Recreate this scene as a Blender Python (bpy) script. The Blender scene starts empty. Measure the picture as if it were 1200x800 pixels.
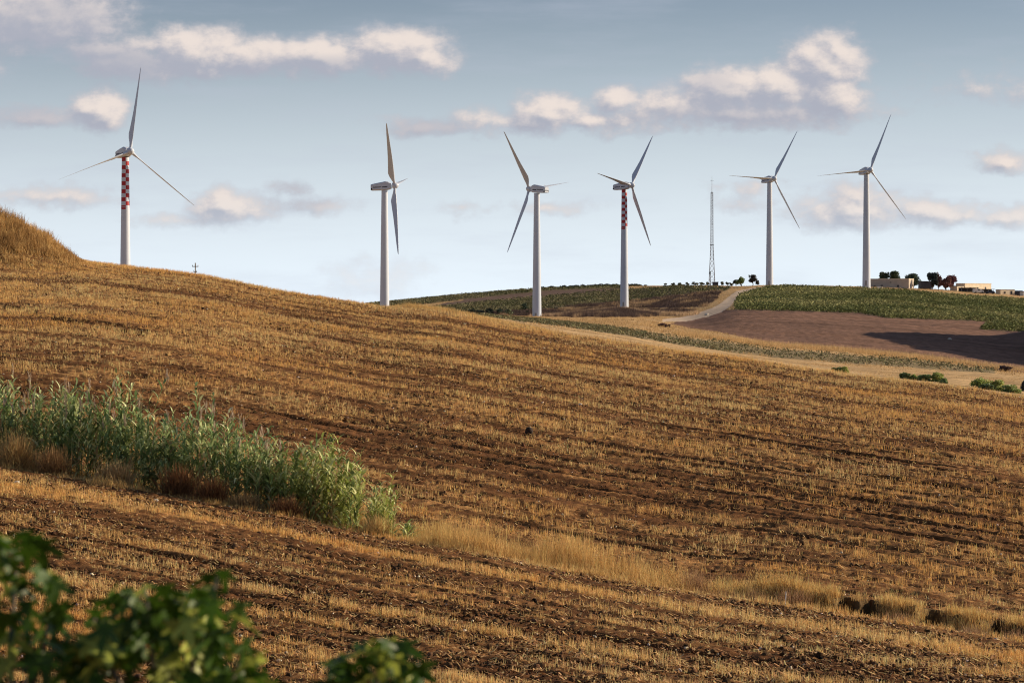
import bpy, math, random
import numpy as np
from mathutils import Vector, Matrix
R = math.radians
random.seed(5)
rng = np.random.default_rng(5)
scn = bpy.context.scene
col = scn.collection

# ------------------------------------------------------------------ camera
F = 3000.0          # focal length in pixels of the 1200 px wide photograph
CX, HY = 600.0, 362.0
cd = bpy.data.cameras.new('camera')
cam = bpy.data.objects.new('camera', cd)
col.objects.link(cam)
cam.location = (0, 0, 0)
cam.rotation_euler = (R(90), 0, 0)
cd.lens = 90; cd.sensor_width = 36
cd.shift_y = -38 / 1200
cd.clip_start = 0.5; cd.clip_end = 60000
cd.dof.use_dof = True
cd.dof.focus_distance = 140
cd.dof.aperture_fstop = 2.9
scn.camera = cam

# ------------------------------------------------------------------ light
SUN_AZ, SUN_EL = 76.0, 21.0        # azimuth clockwise from +y
sun_d = bpy.data.lights.new('sun', 'SUN')
sun_d.energy = 5.0; sun_d.angle = R(0.53); sun_d.color = (1.0, 0.82, 0.58)
sun = bpy.data.objects.new('sun', sun_d); col.objects.link(sun)
sd = Vector((math.sin(R(SUN_AZ)) * math.cos(R(SUN_EL)), math.cos(R(SUN_AZ)) * math.cos(R(SUN_EL)), math.sin(R(SUN_EL))))
sun.rotation_euler = sd.to_track_quat('Z', 'Y').to_euler()

scn.view_settings.view_transform = 'Standard'
scn.view_settings.look = 'None'
scn.view_settings.exposure = 0.25
scn.view_settings.gamma = 1.0
scn.view_settings.use_curve_mapping = False

# node helper ---------------------------------------------------------------
class NT:
    def __init__(s, t): s.t = t; t.nodes.clear()
    def n(s, typ, **kw):
        nd = s.t.nodes.new(typ)
        for k, v in kw.items(): setattr(nd, k, v)
        return nd
    def l(s, a, b): s.t.links.new(a, b)
    def put(s, sock, v):
        if isinstance(v, bpy.types.NodeSocket): s.l(v, sock)
        else: sock.default_value = v
    def m(s, op, a, b=None, c=None, clamp=False):
        nd = s.n('ShaderNodeMath', operation=op, use_clamp=clamp)
        s.put(nd.inputs[0], a)
        if b is not None: s.put(nd.inputs[1], b)
        if c is not None: s.put(nd.inputs[2], c)
        return nd.outputs[0]
    def v(s, op, a, b=None, scale=None):
        nd = s.n('ShaderNodeVectorMath', operation=op)
        s.put(nd.inputs[0], a)
        if b is not None: s.put(nd.inputs[1], b)
        if scale is not None: s.put(nd.inputs['Scale'], scale)
        return nd.outputs['Value'] if op in ('LENGTH', 'DOT_PRODUCT') else nd.outputs[0]
    def mix(s, f, a, b, mode='MIX'):
        nd = s.n('ShaderNodeMix', data_type='RGBA', blend_type=mode)
        s.put(nd.inputs[0], f); s.put(nd.inputs[6], a); s.put(nd.inputs[7], b)
        return nd.outputs[2]
    def sstep(s, x, a, b, o0=0.0, o1=1.0):
        nd = s.n('ShaderNodeMapRange', interpolation_type='SMOOTHSTEP')
        s.put(nd.inputs[0], x); nd.inputs[1].default_value = a; nd.inputs[2].default_value = b
        nd.inputs[3].default_value = o0; nd.inputs[4].default_value = o1
        return nd.outputs[0]
    def noise(s, vec, scale, detail=4, rough=0.55, dims='3D'):
        nd = s.n('ShaderNodeTexNoise', noise_dimensions=dims)
        s.put(nd.inputs['Vector'], vec)
        nd.inputs['Scale'].default_value = scale; nd.inputs['Detail'].default_value = detail
        nd.inputs['Roughness'].default_value = rough
        return nd.outputs['Fac']

# world: Nishita sky with cumulus laid out by direction ----------------------
world = bpy.data.worlds.new('World'); scn.world = world; world.use_nodes = True
w = NT(world.node_tree)
STR = 0.063
sky = w.n('ShaderNodeTexSky', sky_type='NISHITA', sun_disc=False)
sky.sun_elevation = R(SUN_EL); sky.sun_rotation = R(SUN_AZ)
sky.air_density = 1.0; sky.dust_density = 1.2; sky.ozone_density = 1.0; sky.altitude = 200
hsv = w.n('ShaderNodeHueSaturation')
hsv.inputs['Hue'].default_value = 0.5; hsv.inputs['Saturation'].default_value = 0.62; hsv.inputs['Value'].default_value = 1.0
w.l(sky.outputs[0], hsv.inputs['Color'])
tc = w.n('ShaderNodeTexCoord')
sep = w.n('ShaderNodeSeparateXYZ'); w.l(tc.outputs['Generated'], sep.inputs[0])
dx, dy, dz = sep.outputs
dyc = w.m('MAXIMUM', dy, 0.05)
cmb = w.n('ShaderNodeCombineXYZ')
w.l(w.m('MULTIPLY', w.m('DIVIDE', dx, dyc), 30.0), cmb.inputs[0])   # 1 unit = 100 px at 90 mm
w.l(w.m('MULTIPLY', w.m('DIVIDE', dz, dyc), 30.0), cmb.inputs[1])
P0 = cmb.outputs[0]
def cl(px, py, rx, ry, amp=1.0): return ((px - CX) / 100, (HY - py) / 100, rx / 100, ry / 100, amp)
CLOUDS = [cl(40, 20, 115, 40), cl(120, 60, 60, 20, .75), cl(150, 76, 75, 20, .85), cl(232, 62, 75, 34), cl(300, 66, 60, 24, .95),
          cl(380, 66, 95, 24, .95), cl(462, 60, 66, 30), cl(500, 70, 40, 20, .85),
          cl(118, 128, 38, 25, 1.0), cl(50, 138, 75, 14, .6), cl(270, 244, 58, 22, .85), cl(262, 232, 22, 16, .7), cl(220, 258, 60, 10, .45),
          cl(340, 218, 28, 11, .45), cl(372, 240, 45, 12, .5), cl(60, 230, 85, 15, .5), cl(545, 242, 30, 10, .32),
          cl(968, 78, 50, 42), cl(975, 112, 50, 28), cl(905, 105, 62, 36, .95), cl(850, 106, 62, 30, .95), cl(780, 125, 75, 24, .75), cl(722, 118, 26, 20, .9),
          cl(640, 134, 56, 24, .9), cl(570, 142, 60, 18, .55), cl(498, 149, 55, 12, .6), cl(700, 140, 110, 18, .6), cl(880, 132, 150, 22, .7),
          cl(880, 222, 36, 12, .35), cl(870, 240, 30, 12, .4), cl(1000, 246, 80, 26, .8), cl(1100, 248, 62, 18, .8), cl(1180, 256, 36, 14, .75), cl(640, 243, 55, 9, .4),
          cl(1180, 188, 40, 16, .75), cl(1170, 106, 80, 18, .3), cl(440, 328, 60, 28, .45), cl(1010, 230, 36, 16, .6),
          cl(-120, 90, 110, 40), cl(1330, 90, 120, 40), cl(1420, 220, 120, 26), cl(-150, 220, 110, 22)]
# density group
g = bpy.data.node_groups.new('cloud_density', 'ShaderNodeTree')
g.interface.new_socket('P', in_out='INPUT', socket_type='NodeSocketVector')
g.interface.new_socket('D', in_out='OUTPUT', socket_type='NodeSocketFloat')
G = NT(g)
gi = G.n('NodeGroupInput'); go = G.n('NodeGroupOutput')
P = gi.outputs[0]
wn = G.n('ShaderNodeTexNoise'); wn.inputs['Scale'].default_value = 2.2; wn.inputs['Detail'].default_value = 2
G.l(P, wn.inputs['Vector'])
warp = G.v('SCALE', G.v('SUBTRACT', wn.outputs['Color'], (0.5, 0.5, 0.5)), scale=0.28)
warp = G.v('MULTIPLY', warp, (1, .7, 0))
Pw = G.v('ADD', P, warp)
acc = None
for (a, b, rx, ry, amp) in CLOUDS:
    q = G.v('LENGTH', G.v('MULTIPLY', G.v('SUBTRACT', Pw, (a, b, 0)), (1 / rx, 1 / ry, 0)))
    d = G.m('MULTIPLY', G.m('SUBTRACT', 1.22, q), amp)
    acc = d if acc is None else G.m('SMOOTH_MAX', acc, d, 0.25)
n1 = G.noise(G.v('MULTIPLY', P, (1, 1.5, 1)), 2.4, 9, 0.56)
n2 = G.noise(G.v('MULTIPLY', P, (1, 1.3, 1)), 6.5, 6, 0.6)
dd = G.m('ADD', acc, G.m('MULTIPLY', G.m('SUBTRACT', n1, 0.51), 1.15))
dd = G.m('ADD', dd, G.m('MULTIPLY', G.m('SUBTRACT', n2, 0.5), 0.5))
G.l(dd, go.inputs[0])
def dens(vec):
    nd = w.n('ShaderNodeGroup'); nd.node_tree = g
    w.l(vec, nd.inputs[0]); return nd.outputs[0]
D0 = dens(P0)
D1 = dens(w.v('ADD', P0, (0.10, 0.07, 0)))
D2 = dens(w.v('ADD', P0, (0.03, 0.22, 0)))
front = w.sstep(dy, 0.3, 0.6)
alpha = w.m('MULTIPLY', w.sstep(D0, -0.10, 0.62), front)
rel = w.m('ADD', w.m('MULTIPLY', w.m('SUBTRACT', D0, D1), 1.7), w.m('MULTIPLY', w.m('SUBTRACT', 0.8, D2), 0.6))
lit = w.m('MULTIPLY', w.sstep(rel, -0.55, 1.0), w.sstep(D0, -.05, .8, .2, 1.0))
def patch(px, py, rx, ry, k):
    q = w.v('LENGTH', w.v('MULTIPLY', w.v('SUBTRACT', P0, ((px - CX) / 100, (HY - py) / 100, 0)), (100 / rx, 100 / ry, 0)))
    return w.sstep(q, .35, 1.15, k, 1.0)
for a_ in ((60, 35, 130, 60, .42), (140, 78, 95, 26, .2), (30, 138, 75, 25, .35), (880, 138, 170, 22, .45), (380, 80, 140, 18, .5), (500, 150, 70, 20, .35), (830, 100, 40, 20, .6), (350, 228, 60, 30, .3)):
    lit = w.m('MULTIPLY', lit, patch(*a_))
ccol = w.mix(lit, (0.355, 0.37, 0.435, 1), (0.72, 0.635, 0.585, 1))
ccol_s = w.v('SCALE', ccol, scale=1 / STR)
# pale horizon veil and thin high streaks
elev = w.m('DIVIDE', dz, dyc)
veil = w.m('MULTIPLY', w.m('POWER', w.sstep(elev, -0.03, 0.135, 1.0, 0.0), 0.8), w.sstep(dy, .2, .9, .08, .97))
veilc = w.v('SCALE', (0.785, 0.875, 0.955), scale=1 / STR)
strk = w.noise(w.v('MULTIPLY', P0, (0.35, 2.2, 1)), 1.0, 6, 0.6)
strk = w.m('MULTIPLY', w.sstep(strk, 0.42, 0.8), 0.30)
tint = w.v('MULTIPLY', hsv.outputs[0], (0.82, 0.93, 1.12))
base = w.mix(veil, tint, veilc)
base = w.mix(strk, base, w.v('SCALE', (0.44, 0.47, 0.56), scale=1 / STR))
alpha2 = w.m('MULTIPLY', alpha, w.sstep(elev, 0.0, 0.055, 0.25, 0.97))
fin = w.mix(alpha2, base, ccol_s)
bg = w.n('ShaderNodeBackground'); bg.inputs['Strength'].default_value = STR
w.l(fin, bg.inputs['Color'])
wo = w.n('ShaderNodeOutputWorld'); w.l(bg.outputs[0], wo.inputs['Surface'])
world.cycles.sampling_method = 'MANUAL'; world.cycles.sample_map_resolution = 512

# ------------------------------------------------------------------ helpers
def tag(o, label=None, cat=None, group=None, kind=None):
    if label: o['label'] = label
    if cat: o['category'] = cat
    if group: o['group'] = group
    if kind: o['kind'] = kind
    return o

def mat_attr(name, rough=0.9, transl=0.0, bump=None, spec=0.2, noise_var=None, tint=(1, 1, 1)):
    """material whose base colour comes from the mesh's own 'Col' attribute (colour of leaf, straw, soil, with some highlights and shade painted in)"""
    m = bpy.data.materials.new(name); m.use_nodes = True
    t = NT(m.node_tree)
    at = t.n('ShaderNodeAttribute', attribute_name='Col')
    c = at.outputs['Color']
    geo = t.n('ShaderNodeNewGeometry')
    if noise_var:
        sc, amt = noise_var
        nz = t.noise(geo.outputs['Position'], sc, 5, .65)
        f = t.sstep(nz, .3, .7, 1 - amt, 1 + amt)
        c = t.v('SCALE', c, scale=f)
    bs = t.n('ShaderNodeBsdfPrincipled')
    t.put(bs.inputs['Base Color'], c)
    bs.inputs['Roughness'].default_value = rough
    bs.inputs['Specular IOR Level'].default_value = spec
    if bump:
        nz2 = t.noise(geo.outputs['Position'], bump[0], 6, .7)
        bp = t.n('ShaderNodeBump'); bp.inputs['Strength'].default_value = bump[1]; bp.inputs['Distance'].default_value = bump[2]
        t.l(nz2, bp.inputs['Height']); t.l(bp.outputs[0], bs.inputs['Normal'])
    out = t.n('ShaderNodeOutputMaterial')
    if transl:
        tr = t.n('ShaderNodeBsdfTranslucent'); t.put(tr.inputs[0], c)
        mx = t.n('ShaderNodeMixShader'); mx.inputs[0].default_value = transl
        t.l(bs.outputs[0], mx.inputs[1]); t.l(tr.outputs[0], mx.inputs[2]); t.l(mx.outputs[0], out.inputs[0])
    else:
        t.l(bs.outputs[0], out.inputs[0])
    return m

def mat_plain(name, c, rough=0.6, var=0.12, scale=1.5, metal=0.0, spec=0.4, streak=(1, 1, 1)):
    m = bpy.data.materials.new(name); m.use_nodes = True
    t = NT(m.node_tree)
    tcn = t.n('ShaderNodeTexCoord')
    nz = t.noise(t.v('MULTIPLY', tcn.outputs['Object'], streak), scale, 5, .6)
    f = t.sstep(nz, .25, .75, 1 - var, 1 + var * .6)
    cc = t.v('SCALE', tuple(c), scale=f)
    bs = t.n('ShaderNodeBsdfPrincipled'); t.put(bs.inputs['Base Color'], cc)
    bs.inputs['Roughness'].default_value = rough; bs.inputs['Metallic'].default_value = metal
    bs.inputs['Specular IOR Level'].default_value = spec
    out = t.n('ShaderNodeOutputMaterial'); t.l(bs.outputs[0], out.inputs[0])
    return m

def np_mesh(name, verts, quads=None, tris=None, cols=None, mat=None, smooth=False, parent=None):
    me = bpy.data.meshes.new(name)
    verts = np.asarray(verts, dtype=np.float32).reshape(-1, 3)
    nq = 0 if quads is None else len(quads); nt = 0 if tris is None else len(tris)
    me.vertices.add(len(verts)); me.vertices.foreach_set('co', verts.ravel())
    me.loops.add(nq * 4 + nt * 3); me.polygons.add(nq + nt)
    li = []; ls = []
    if nq: li.append(np.asarray(quads, dtype=np.int32).ravel()); ls.append(np.arange(nq, dtype=np.int32) * 4)
    if nt: li.append(np.asarray(tris, dtype=np.int32).ravel()); ls.append(nq * 4 + np.arange(nt, dtype=np.int32) * 3)
    me.loops.foreach_set('vertex_index', np.concatenate(li))
    me.polygons.foreach_set('loop_start', np.concatenate(ls))
    if smooth: me.polygons.foreach_set('use_smooth', np.ones(nq + nt, dtype=bool))
    me.update(calc_edges=True)
    if cols is not None:
        ca = me.color_attributes.new('Col', 'FLOAT_COLOR', 'POINT')
        c4 = np.ones((len(verts), 4), dtype=np.float32); c4[:, :3] = cols
        ca.data.foreach_set('color', c4.ravel())
    if mat: me.materials.append(mat)
    o = bpy.data.objects.new(name, me); col.objects.link(o)
    if parent: o.parent = parent
    return o

class MB:
    """collects simple shapes into one mesh; every face may take its own material slot"""
    def __init__(s): s.v = []; s.f = []; s.mi = []; s.sm = []
    def add(s, vs, fs, mi=0, sm=False):
        b = len(s.v); s.v += [tuple(x) for x in vs]; s.f += [tuple(i + b for i in f) for f in fs]
        s.mi += [mi] * len(fs); s.sm += [sm] * len(fs); return s
    def box(s, c, d, rz=0, mi=0, taper=1.0):
        x, y, z = d[0] / 2, d[1] / 2, d[2] / 2; vs = []
        for dz_ in (-z, z):
            k = taper if dz_ > 0 else 1
            for a, b in ((-x, -y), (x, -y), (x, y), (-x, y)):
                a *= k; b *= k
                vs.append((c[0] + a * math.cos(rz) - b * math.sin(rz), c[1] + a * math.sin(rz) + b * math.cos(rz), c[2] + dz_))
        return s.add(vs, [(3, 2, 1, 0), (4, 5, 6, 7), (0, 1, 5, 4), (1, 2, 6, 5), (2, 3, 7, 6), (3, 0, 4, 7)], mi)
    def loft(s, rings, mi=0, cap=True, sm=True):
        n = len(rings[0]); vs = [p for r in rings for p in r]; fs = []
        for i in range(len(rings) - 1):
            for k in range(n):
                fs.append((i * n + k, i * n + (k + 1) % n, (i + 1) * n + (k + 1) % n, (i + 1) * n + k))
        s.add(vs, fs, mi, sm)
        if cap:
            s.add(rings[0], [tuple(range(n))[::-1]], mi); s.add(rings[-1], [tuple(range(n))], mi)
        return s
    def tube(s, pts, rads, n=8, mi=0):
        rings = []
        pts = [Vector(p) for p in pts]
        for i, p in enumerate(pts):
            t = (pts[min(i + 1, len(pts) - 1)] - pts[max(i - 1, 0)]).normalized()
            a = t.cross(Vector((0.3, 0.9, 0.2))).normalized(); b = t.cross(a)
            r = rads[i] if hasattr(rads, '__len__') else rads
            rings.append([tuple(p + a * (math.cos(k * 2 * math.pi / n) * r) + b * (math.sin(k * 2 * math.pi / n) * r)) for k in range(n)])
        return s.loft(rings, mi)
    def build(s, name, mats, parent=None):
        me = bpy.data.meshes.new(name); me.from_pydata(s.v, [], s.f)
        if not isinstance(mats, (list, tuple)): mats = [mats]
        for m in mats: me.materials.append(m)
        me.polygons.foreach_set('material_index', s.mi); me.polygons.foreach_set('use_smooth', s.sm)
        me.update()
        o = bpy.data.objects.new(name, me); col.objects.link(o)
        if parent: o.parent = parent
        return o

def empty(name, loc, rz=0):
    o = bpy.data.objects.new(name, None); o.location = loc; o.rotation_euler = (0, 0, rz); col.objects.link(o); return o
def copy_tree(o, parent=None):
    c = o.copy(); col.objects.link(c); c.parent = parent
    for ch in list(o.children): copy_tree(ch, c)
    return c

# value noise ---------------------------------------------------------------
_tab = np.random.default_rng(11).random((512, 512))
def vnoise(x, y):
    xi = np.floor(x).astype(np.int64); yi = np.floor(y).astype(np.int64)
    fx = x - xi; fy = y - yi
    fx = fx * fx * (3 - 2 * fx); fy = fy * fy * (3 - 2 * fy)
    a = _tab[xi & 511, yi & 511]; b = _tab[(xi + 1) & 511, yi & 511]
    c = _tab[xi & 511, (yi + 1) & 511]; d = _tab[(xi + 1) & 511, (yi + 1) & 511]
    return (a * (1 - fx) + b * fx) * (1 - fy) + (c * (1 - fx) + d * fx) * fy
def fbm(x, y, o=4, g_=0.5):
    s = 0; a = 1; t = 0
    for i in range(o):
        s = s + a * vnoise(x * 2 ** i + 17.3 * i, y * 2 ** i + 5.1 * i); t += a; a *= g_
    return s / t
def sst(x, a, b):
    t = np.clip((x - a) / (b - a), 0, 1); return t * t * (3 - 2 * t)

def pchip(xk, yk, x):
    xk = np.asarray(xk, float); yk = np.asarray(yk, float)
    h = np.diff(xk); d = np.diff(yk) / h
    m = np.zeros_like(yk)
    for i in range(1, len(xk) - 1):
        if d[i - 1] * d[i] > 0:
            w1 = 2 * h[i] + h[i - 1]; w2 = h[i] + 2 * h[i - 1]
            m[i] = (w1 + w2) / (w1 / d[i - 1] + w2 / d[i])
    m[0] = d[0]; m[-1] = d[-1]
    k = np.clip(np.searchsorted(xk, x) - 1, 0, len(h) - 1)
    t = (x - xk[k]) / h[k]
    t2 = t * t; t3 = t2 * t
    return (2 * t3 - 3 * t2 + 1) * yk[k] + (t3 - 2 * t2 + t) * h[k] * m[k] + (-2 * t3 + 3 * t2) * yk[k + 1] + (t3 - t2) * h[k] * m[k + 1]

# ------------------------------------------------------------------ terrain
# surveyed lines of the land: bearing (as px of a 90 mm frame), distance in metres, dip below the horizon
def line(pts):
    a = np.array(pts, float)
    return lambda px: pchip(a[:, 0], a[:, 1], np.clip(px, a[0, 0], a[-1, 0]))
G_py = line([(-300, 478), (0, 545), (100, 562), (250, 590), (349, 607), (408, 621), (500, 638), (567, 649), (683, 672), (800, 692), (933, 711), (1067, 731), (1200, 753), (1500, 800)])
G_D = line([(-300, 126), (0, 118), (250, 112), (500, 106), (800, 98), (1200, 88), (1500, 82)])
R_py = line([(-300, 306), (0, 307), (90, 307), (150, 313), (230, 322), (330, 341), (400, 352), (450, 359.5), (510, 364), (583, 377.5), (683, 394.5), (780, 409), (885, 422.5), (972, 436), (1053, 445.5), (1130, 454.5), (1200, 465), (1500, 500)])
R_D = line([(-300, 300), (0, 290), (150, 285), (300, 275), (450, 260), (632, 246), (800, 235), (1000, 215), (1200, 200), (1500, 188)])
ST = {  # px: P, Q, M, N, C   each (D, py)
    -300: ((340, 330), (500, 380), (780, 380), (1000, 376), (1400, 372)),
    0: ((340, 335), (500, 378), (780, 372), (1000, 372), (1400, 370)),
    150: ((340, 340), (500, 378), (780, 368), (1000, 371), (1400, 368)),
    300: ((340, 358), (500, 380), (830, 377), (1000, 376), (1400, 366)),
    450: ((310, 368), (500, 378), (885, 384), (1230, 363), (1500, 354.5)),
    550: ((305, 370), (600, 371), (930, 369), (1250, 357), (1500, 345)),
    632: ((310, 381), (600, 375), (957, 371), (1280, 352), (1500, 339)),
    733: ((320, 394), (420, 386), (1018, 362), (1250, 348), (1450, 335.5)),
    800: ((330, 405), (420, 393), (800, 374), (1050, 352), (1350, 335)),
    870: ((338, 415), (410, 402), (760, 365), (1000, 348), (1220, 335.5)),
    900: ((340, 418.5), (405, 406), (760, 364), (960, 349), (1185, 334.5)),
    1000: ((343, 427), (400, 414), (760, 367), (950, 349), (1120, 336)),
    1100: ((350, 434), (400, 424), (740, 374), (930, 356), (1150, 339.5)),
    1200: ((355, 440.5), (392, 436), (700, 388), (900, 364), (1150, 346)),
    1500: ((360, 455), (392, 450), (700, 400), (900, 380), (1150, 361))}
stx = np.array(sorted(ST)); sta = np.array([ST[k] for k in stx], float)     # (n,5,2)
PXC = np.arange(-300, 1501, 5.0)
LD = np.linspace(0, math.log(26000), 3600)
ZT = np.zeros((len(PXC), len(LD)))
stc = np.zeros((len(PXC), 5, 2))
for k in range(5):
    for j in range(2): stc[:, k, j] = pchip(stx, sta[:, k, j], PXC)
for i, px in enumerate(PXC):
    gd, gp, rd, rp = float(G_D(px)), float(G_py(px)), float(R_D(px)), float(R_py(px))
    gb = gd + 6; gbp = gp - 9
    kn = [(1, HY + F * 1.75), (12, HY + F * 3.7 / 12), (30, HY + F * 6.6 / 30), (66, 824 - (0 if px < 600 else (px - 600) * 0.004)), (gd, gp), (gb, gbp)]
    for u in (.33, .6, .82):
        D = gb + (rd - gb) * u
        t = (1 / gb - 1 / D) / (1 / gb - 1 / rd)
        kn.append((D, gbp + (rp - gbp) * (0.55 * t + 0.45 * (1 - (1 - t) ** 2))))
    kn.append((rd, rp))
    for k in range(5): kn.append(tuple(stc[i, k]))
    C = stc[i, 4]
    kn += [(C[0] * 1.3, C[1] + 9), (C[0] * 3, 376), (26000, 364)]
    kn = np.array(kn)
    py = pchip(np.log(kn[:, 0]), kn[:, 1], LD)
    ZT[i] = (HY - py) * np.exp(LD) / F
_dl = LD[1] - LD[0]
def height(x, y):
    """terrain height at world x, y"""
    x = np.asarray(x, float); y = np.asarray(y, float)
    D = np.maximum(y, 1.001); px = CX + F * x / D
    u = np.clip((px - PXC[0]) / 5.0, 0, len(PXC) - 1.001); v = np.clip(np.log(D) / _dl, 0, len(LD) - 1.001)
    ui = u.astype(int); vi = v.astype(int); fu = u - ui; fv = v - vi
    z = (ZT[ui, vi] * (1 - fu) + ZT[ui + 1, vi] * fu) * (1 - fv) + (ZT[ui, vi + 1] * (1 - fu) + ZT[ui + 1, vi + 1] * fu) * fv
    # ditch
    gd = G_D(px); s = (D - gd - 2.2) / 2.2
    z = z - np.where(np.abs(s) < 1, 0.75 * np.cos(np.clip(s, -1, 1) * math.pi / 2) ** 2, 0)
    # low earth bank behind the ditch on the right, with washed-out hollows in its face
    pk = 0
    for (a_, w_, d_) in PITS: pk = pk + np.exp(-((px - a_ + 9 * (fbm(x * 2.2, D * 2.2, 2) - .5)) / w_) ** 2) * d_
    e_ = 3.9 + 1.6 * np.minimum(pk, 1) + 1.3 * (fbm(x * 1.6, D * .2 + 3, 3) - .5)
    z = z + .42 * sst(px, 800, 960) * sst(D - gd, e_, e_ + .4) * (1 - sst(D - gd, 9, 34)) - .35 * np.minimum(pk, 1) * sst(D - gd, 2.2, 3.6) * (1 - sst(D - gd, e_, e_ + .3))
    # grassy bank at the top of the slope on the left
    mpy = np.interp(px, [-300, -60, 0, 30, 60, 80, 93, 110], [228, 238, 250, 263, 281, 295, 304, 308])
    dz_ = np.maximum(308 - mpy, 0) * 270 / F
    z = z + dz_ * np.exp(-((D - 272) / 11.0) ** 2)
    # unseen knoll added past the right edge to shade the ploughed field
    z = z + KN[2] * np.exp(-((x - KN[0]) / KN[3]) ** 2 - ((y - KN[1]) / KN[4]) ** 4)
    return z
PITS = ((992, 9, .75), (1020, 12, 1.0), (1094, 13, 1.1), (1170, 9, .9), (868, 8, .6))
KN = (153.0, 530.0, 36.0, 19.0, 105.0)
def W(px, D, dz_=0.0):
    x = (px - CX) / F * D
    return Vector((x, D, float(height(x, D)) + dz_))

def inpoly(px, py, poly):
    r = np.zeros(np.shape(px), bool); n = len(poly)
    for i in range(n):
        x1, y1 = poly[i]; x2, y2 = poly[(i + 1) % n]
        if y1 == y2: continue
        c = ((y1 > py) != (y2 > py)) & (px < (x2 - x1) * (py - y1) / (y2 - y1) + x1)
        r ^= c
    return r
VINE_R = [(866, 343), (885, 338.5), (920, 336.8), (1000, 339.5), (1060, 342), (1120, 347.5), (1200, 352.5), (1300, 359), (1300, 398), (1200, 389), (1150, 386.5), (1163, 377), (1040, 373), (1008, 367), (900, 364), (861, 363), (864, 352)]
PLOUGH = [(800, 374), (850, 363), (900, 364), (1008, 367), (1040, 373), (1163, 377), (1150, 386.5), (1200, 389), (1300, 398), (1300, 447), (1200, 436.5), (1165, 433), (1060, 417), (960, 407), (900, 402), (850, 391), (810, 385), (785, 380)]
SCRUB = [(560, 369.5), (600, 371), (650, 376.5), (717, 384), (780, 394.5), (850, 401), (900, 409), (1060, 421), (1170, 434), (1165, 438), (1060, 430.5), (920, 420.5), (780, 403.5), (683, 387), (560, 371.5)]
ROAD = [(897, 334.8), (880, 337.6), (863, 341), (853, 348), (845, 355), (835, 361), (820, 366), (800, 371.2), (776, 374), (776, 377), (805, 376.8), (827, 372), (845, 366), (854, 360.5), (860, 354), (868, 347), (886, 341), (900, 337)]
GRN_A = [(430, 364), (430, 352), (560, 340), (640, 333), (733, 330), (733, 337.6), (640, 340.5), (560, 349.5), (500, 356), (460, 362)]
GRN_B = [(470, 368), (500, 361), (560, 354.5), (632, 347.5), (700, 342), (733, 339), (800, 335.5), (855, 337.2), (850, 341), (800, 345), (733, 353), (690, 357), (632, 363), (560, 367), (520, 369)]
BROWN_A = [(440, 368), (560, 349), (640, 340), (733, 337), (733, 343), (632, 349.5), (560, 357), (500, 363)]
WEED_A = [(650, 360), (690, 357), (735, 353.5), (800, 346), (846, 341), (838, 352), (826, 359.5), (800, 361), (735, 360.5)]
WEED_B = [(560, 367), (632, 364), (690, 361), (735, 363), (815, 363), (818, 366), (800, 370), (735, 372), (640, 371), (590, 370)]
def zone(x, y):
    """0 tan grass 1 vine 2 plough 3 scrub 4 road 5 left vines 6 brown soil 7 weeds 8 pale field"""
    z = height(x, y); px = CX + F * x / y; py = HY - F * z / y
    jx = (fbm(x / 9, y / 20, 3) - .5) * 5; jy = (fbm(x / 7 + 40, y / 16, 3) - .5) * 1.6
    a, b = px + jx, py + jy
    Z = np.zeros(np.shape(px), int)
    Z[inpoly(a, b, WEED_A) | inpoly(a, b, WEED_B)] = 7
    Z[inpoly(a, b, BROWN_A)] = 6
    Z[inpoly(a, b, GRN_A) | inpoly(a, b, GRN_B)] = 5
    Z[inpoly(a, b, SCRUB) & (y < 700)] = 3
    Z[inpoly(px + jx * .3, py + jy * .4, PLOUGH)] = 2
    Z[inpoly(px + jx * .15, py + jy * .2, VINE_R)] = 1
    Z[inpoly(px, py + jy * .2, ROAD)] = 4
    Pd = np.interp(px, PXC, stc[:, 0, 0]); Rd = R_D(px)
    Z[(y < Pd) & (y > Rd) & (px > 440)] = 8
    return Z, px, py

def fieldV(x, y):
    """position across the working direction of the field (metres) and which field: 0 lower, 1 upper"""
    px = CX + F * x / y; gd = G_D(px); rd = R_D(px)
    up = y > gd + 3
    V = np.where(up, 10 + 160 * (y - gd - 6) / (rd - gd - 6), -(gd - y) * 0.9)
    return V, up, px, gd, rd
def furrow(x, V, up):
    """thin continuous plough lines"""
    Vn = V * np.where(up, .62, 1.0)
    w_ = np.abs(((Vn + 1.2 * (fbm(x / 40, Vn * 0 + 2, 2) - .5)) / 1.55) % 1 - .5) * 2
    return sst(w_, .74, .95) * sst(fbm(x / 22, Vn / 3.1, 2), .40, .55)
def straw(x, y):
    V, up, px, gd, rd = fieldV(x, y)
    Vn = V * np.where(up, .62, 1.0)
    n = .24 * fbm(x / 45 + 3, V / 9.0, 3) + .34 * fbm(x / 34, Vn / 1.9 + 9, 3) + .24 * fbm(x / 30 + 4, Vn / .55, 2) + .18 * fbm(x / 3, Vn / .6, 3)
    s = sst(n, np.where(up, .405, .405), np.where(up, .545, .56)) * (1 - .9 * furrow(x, V, up))
    s = s * np.where(up, 1, 1 - .75 * sst(gd - y, .9, 1.5) * (1 - sst(gd - y, 3.5, 7)) * sst(px, -100, 200))
    edge = np.where(up, 1 - sst(y - gd - 6, 0, 1.5), 1 - sst(gd - y, 0.2, 1.1))
    top = np.where(up, sst(y, rd - 16, rd - 2) * .55, 0)
    lf = sst(180 - px, 0, 220) * sst(y, 190, 250) * .3
    s = np.clip(np.maximum(s + lf, np.maximum(edge * .9, top * (n > .4))), 0, 1)
    return s

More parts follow.
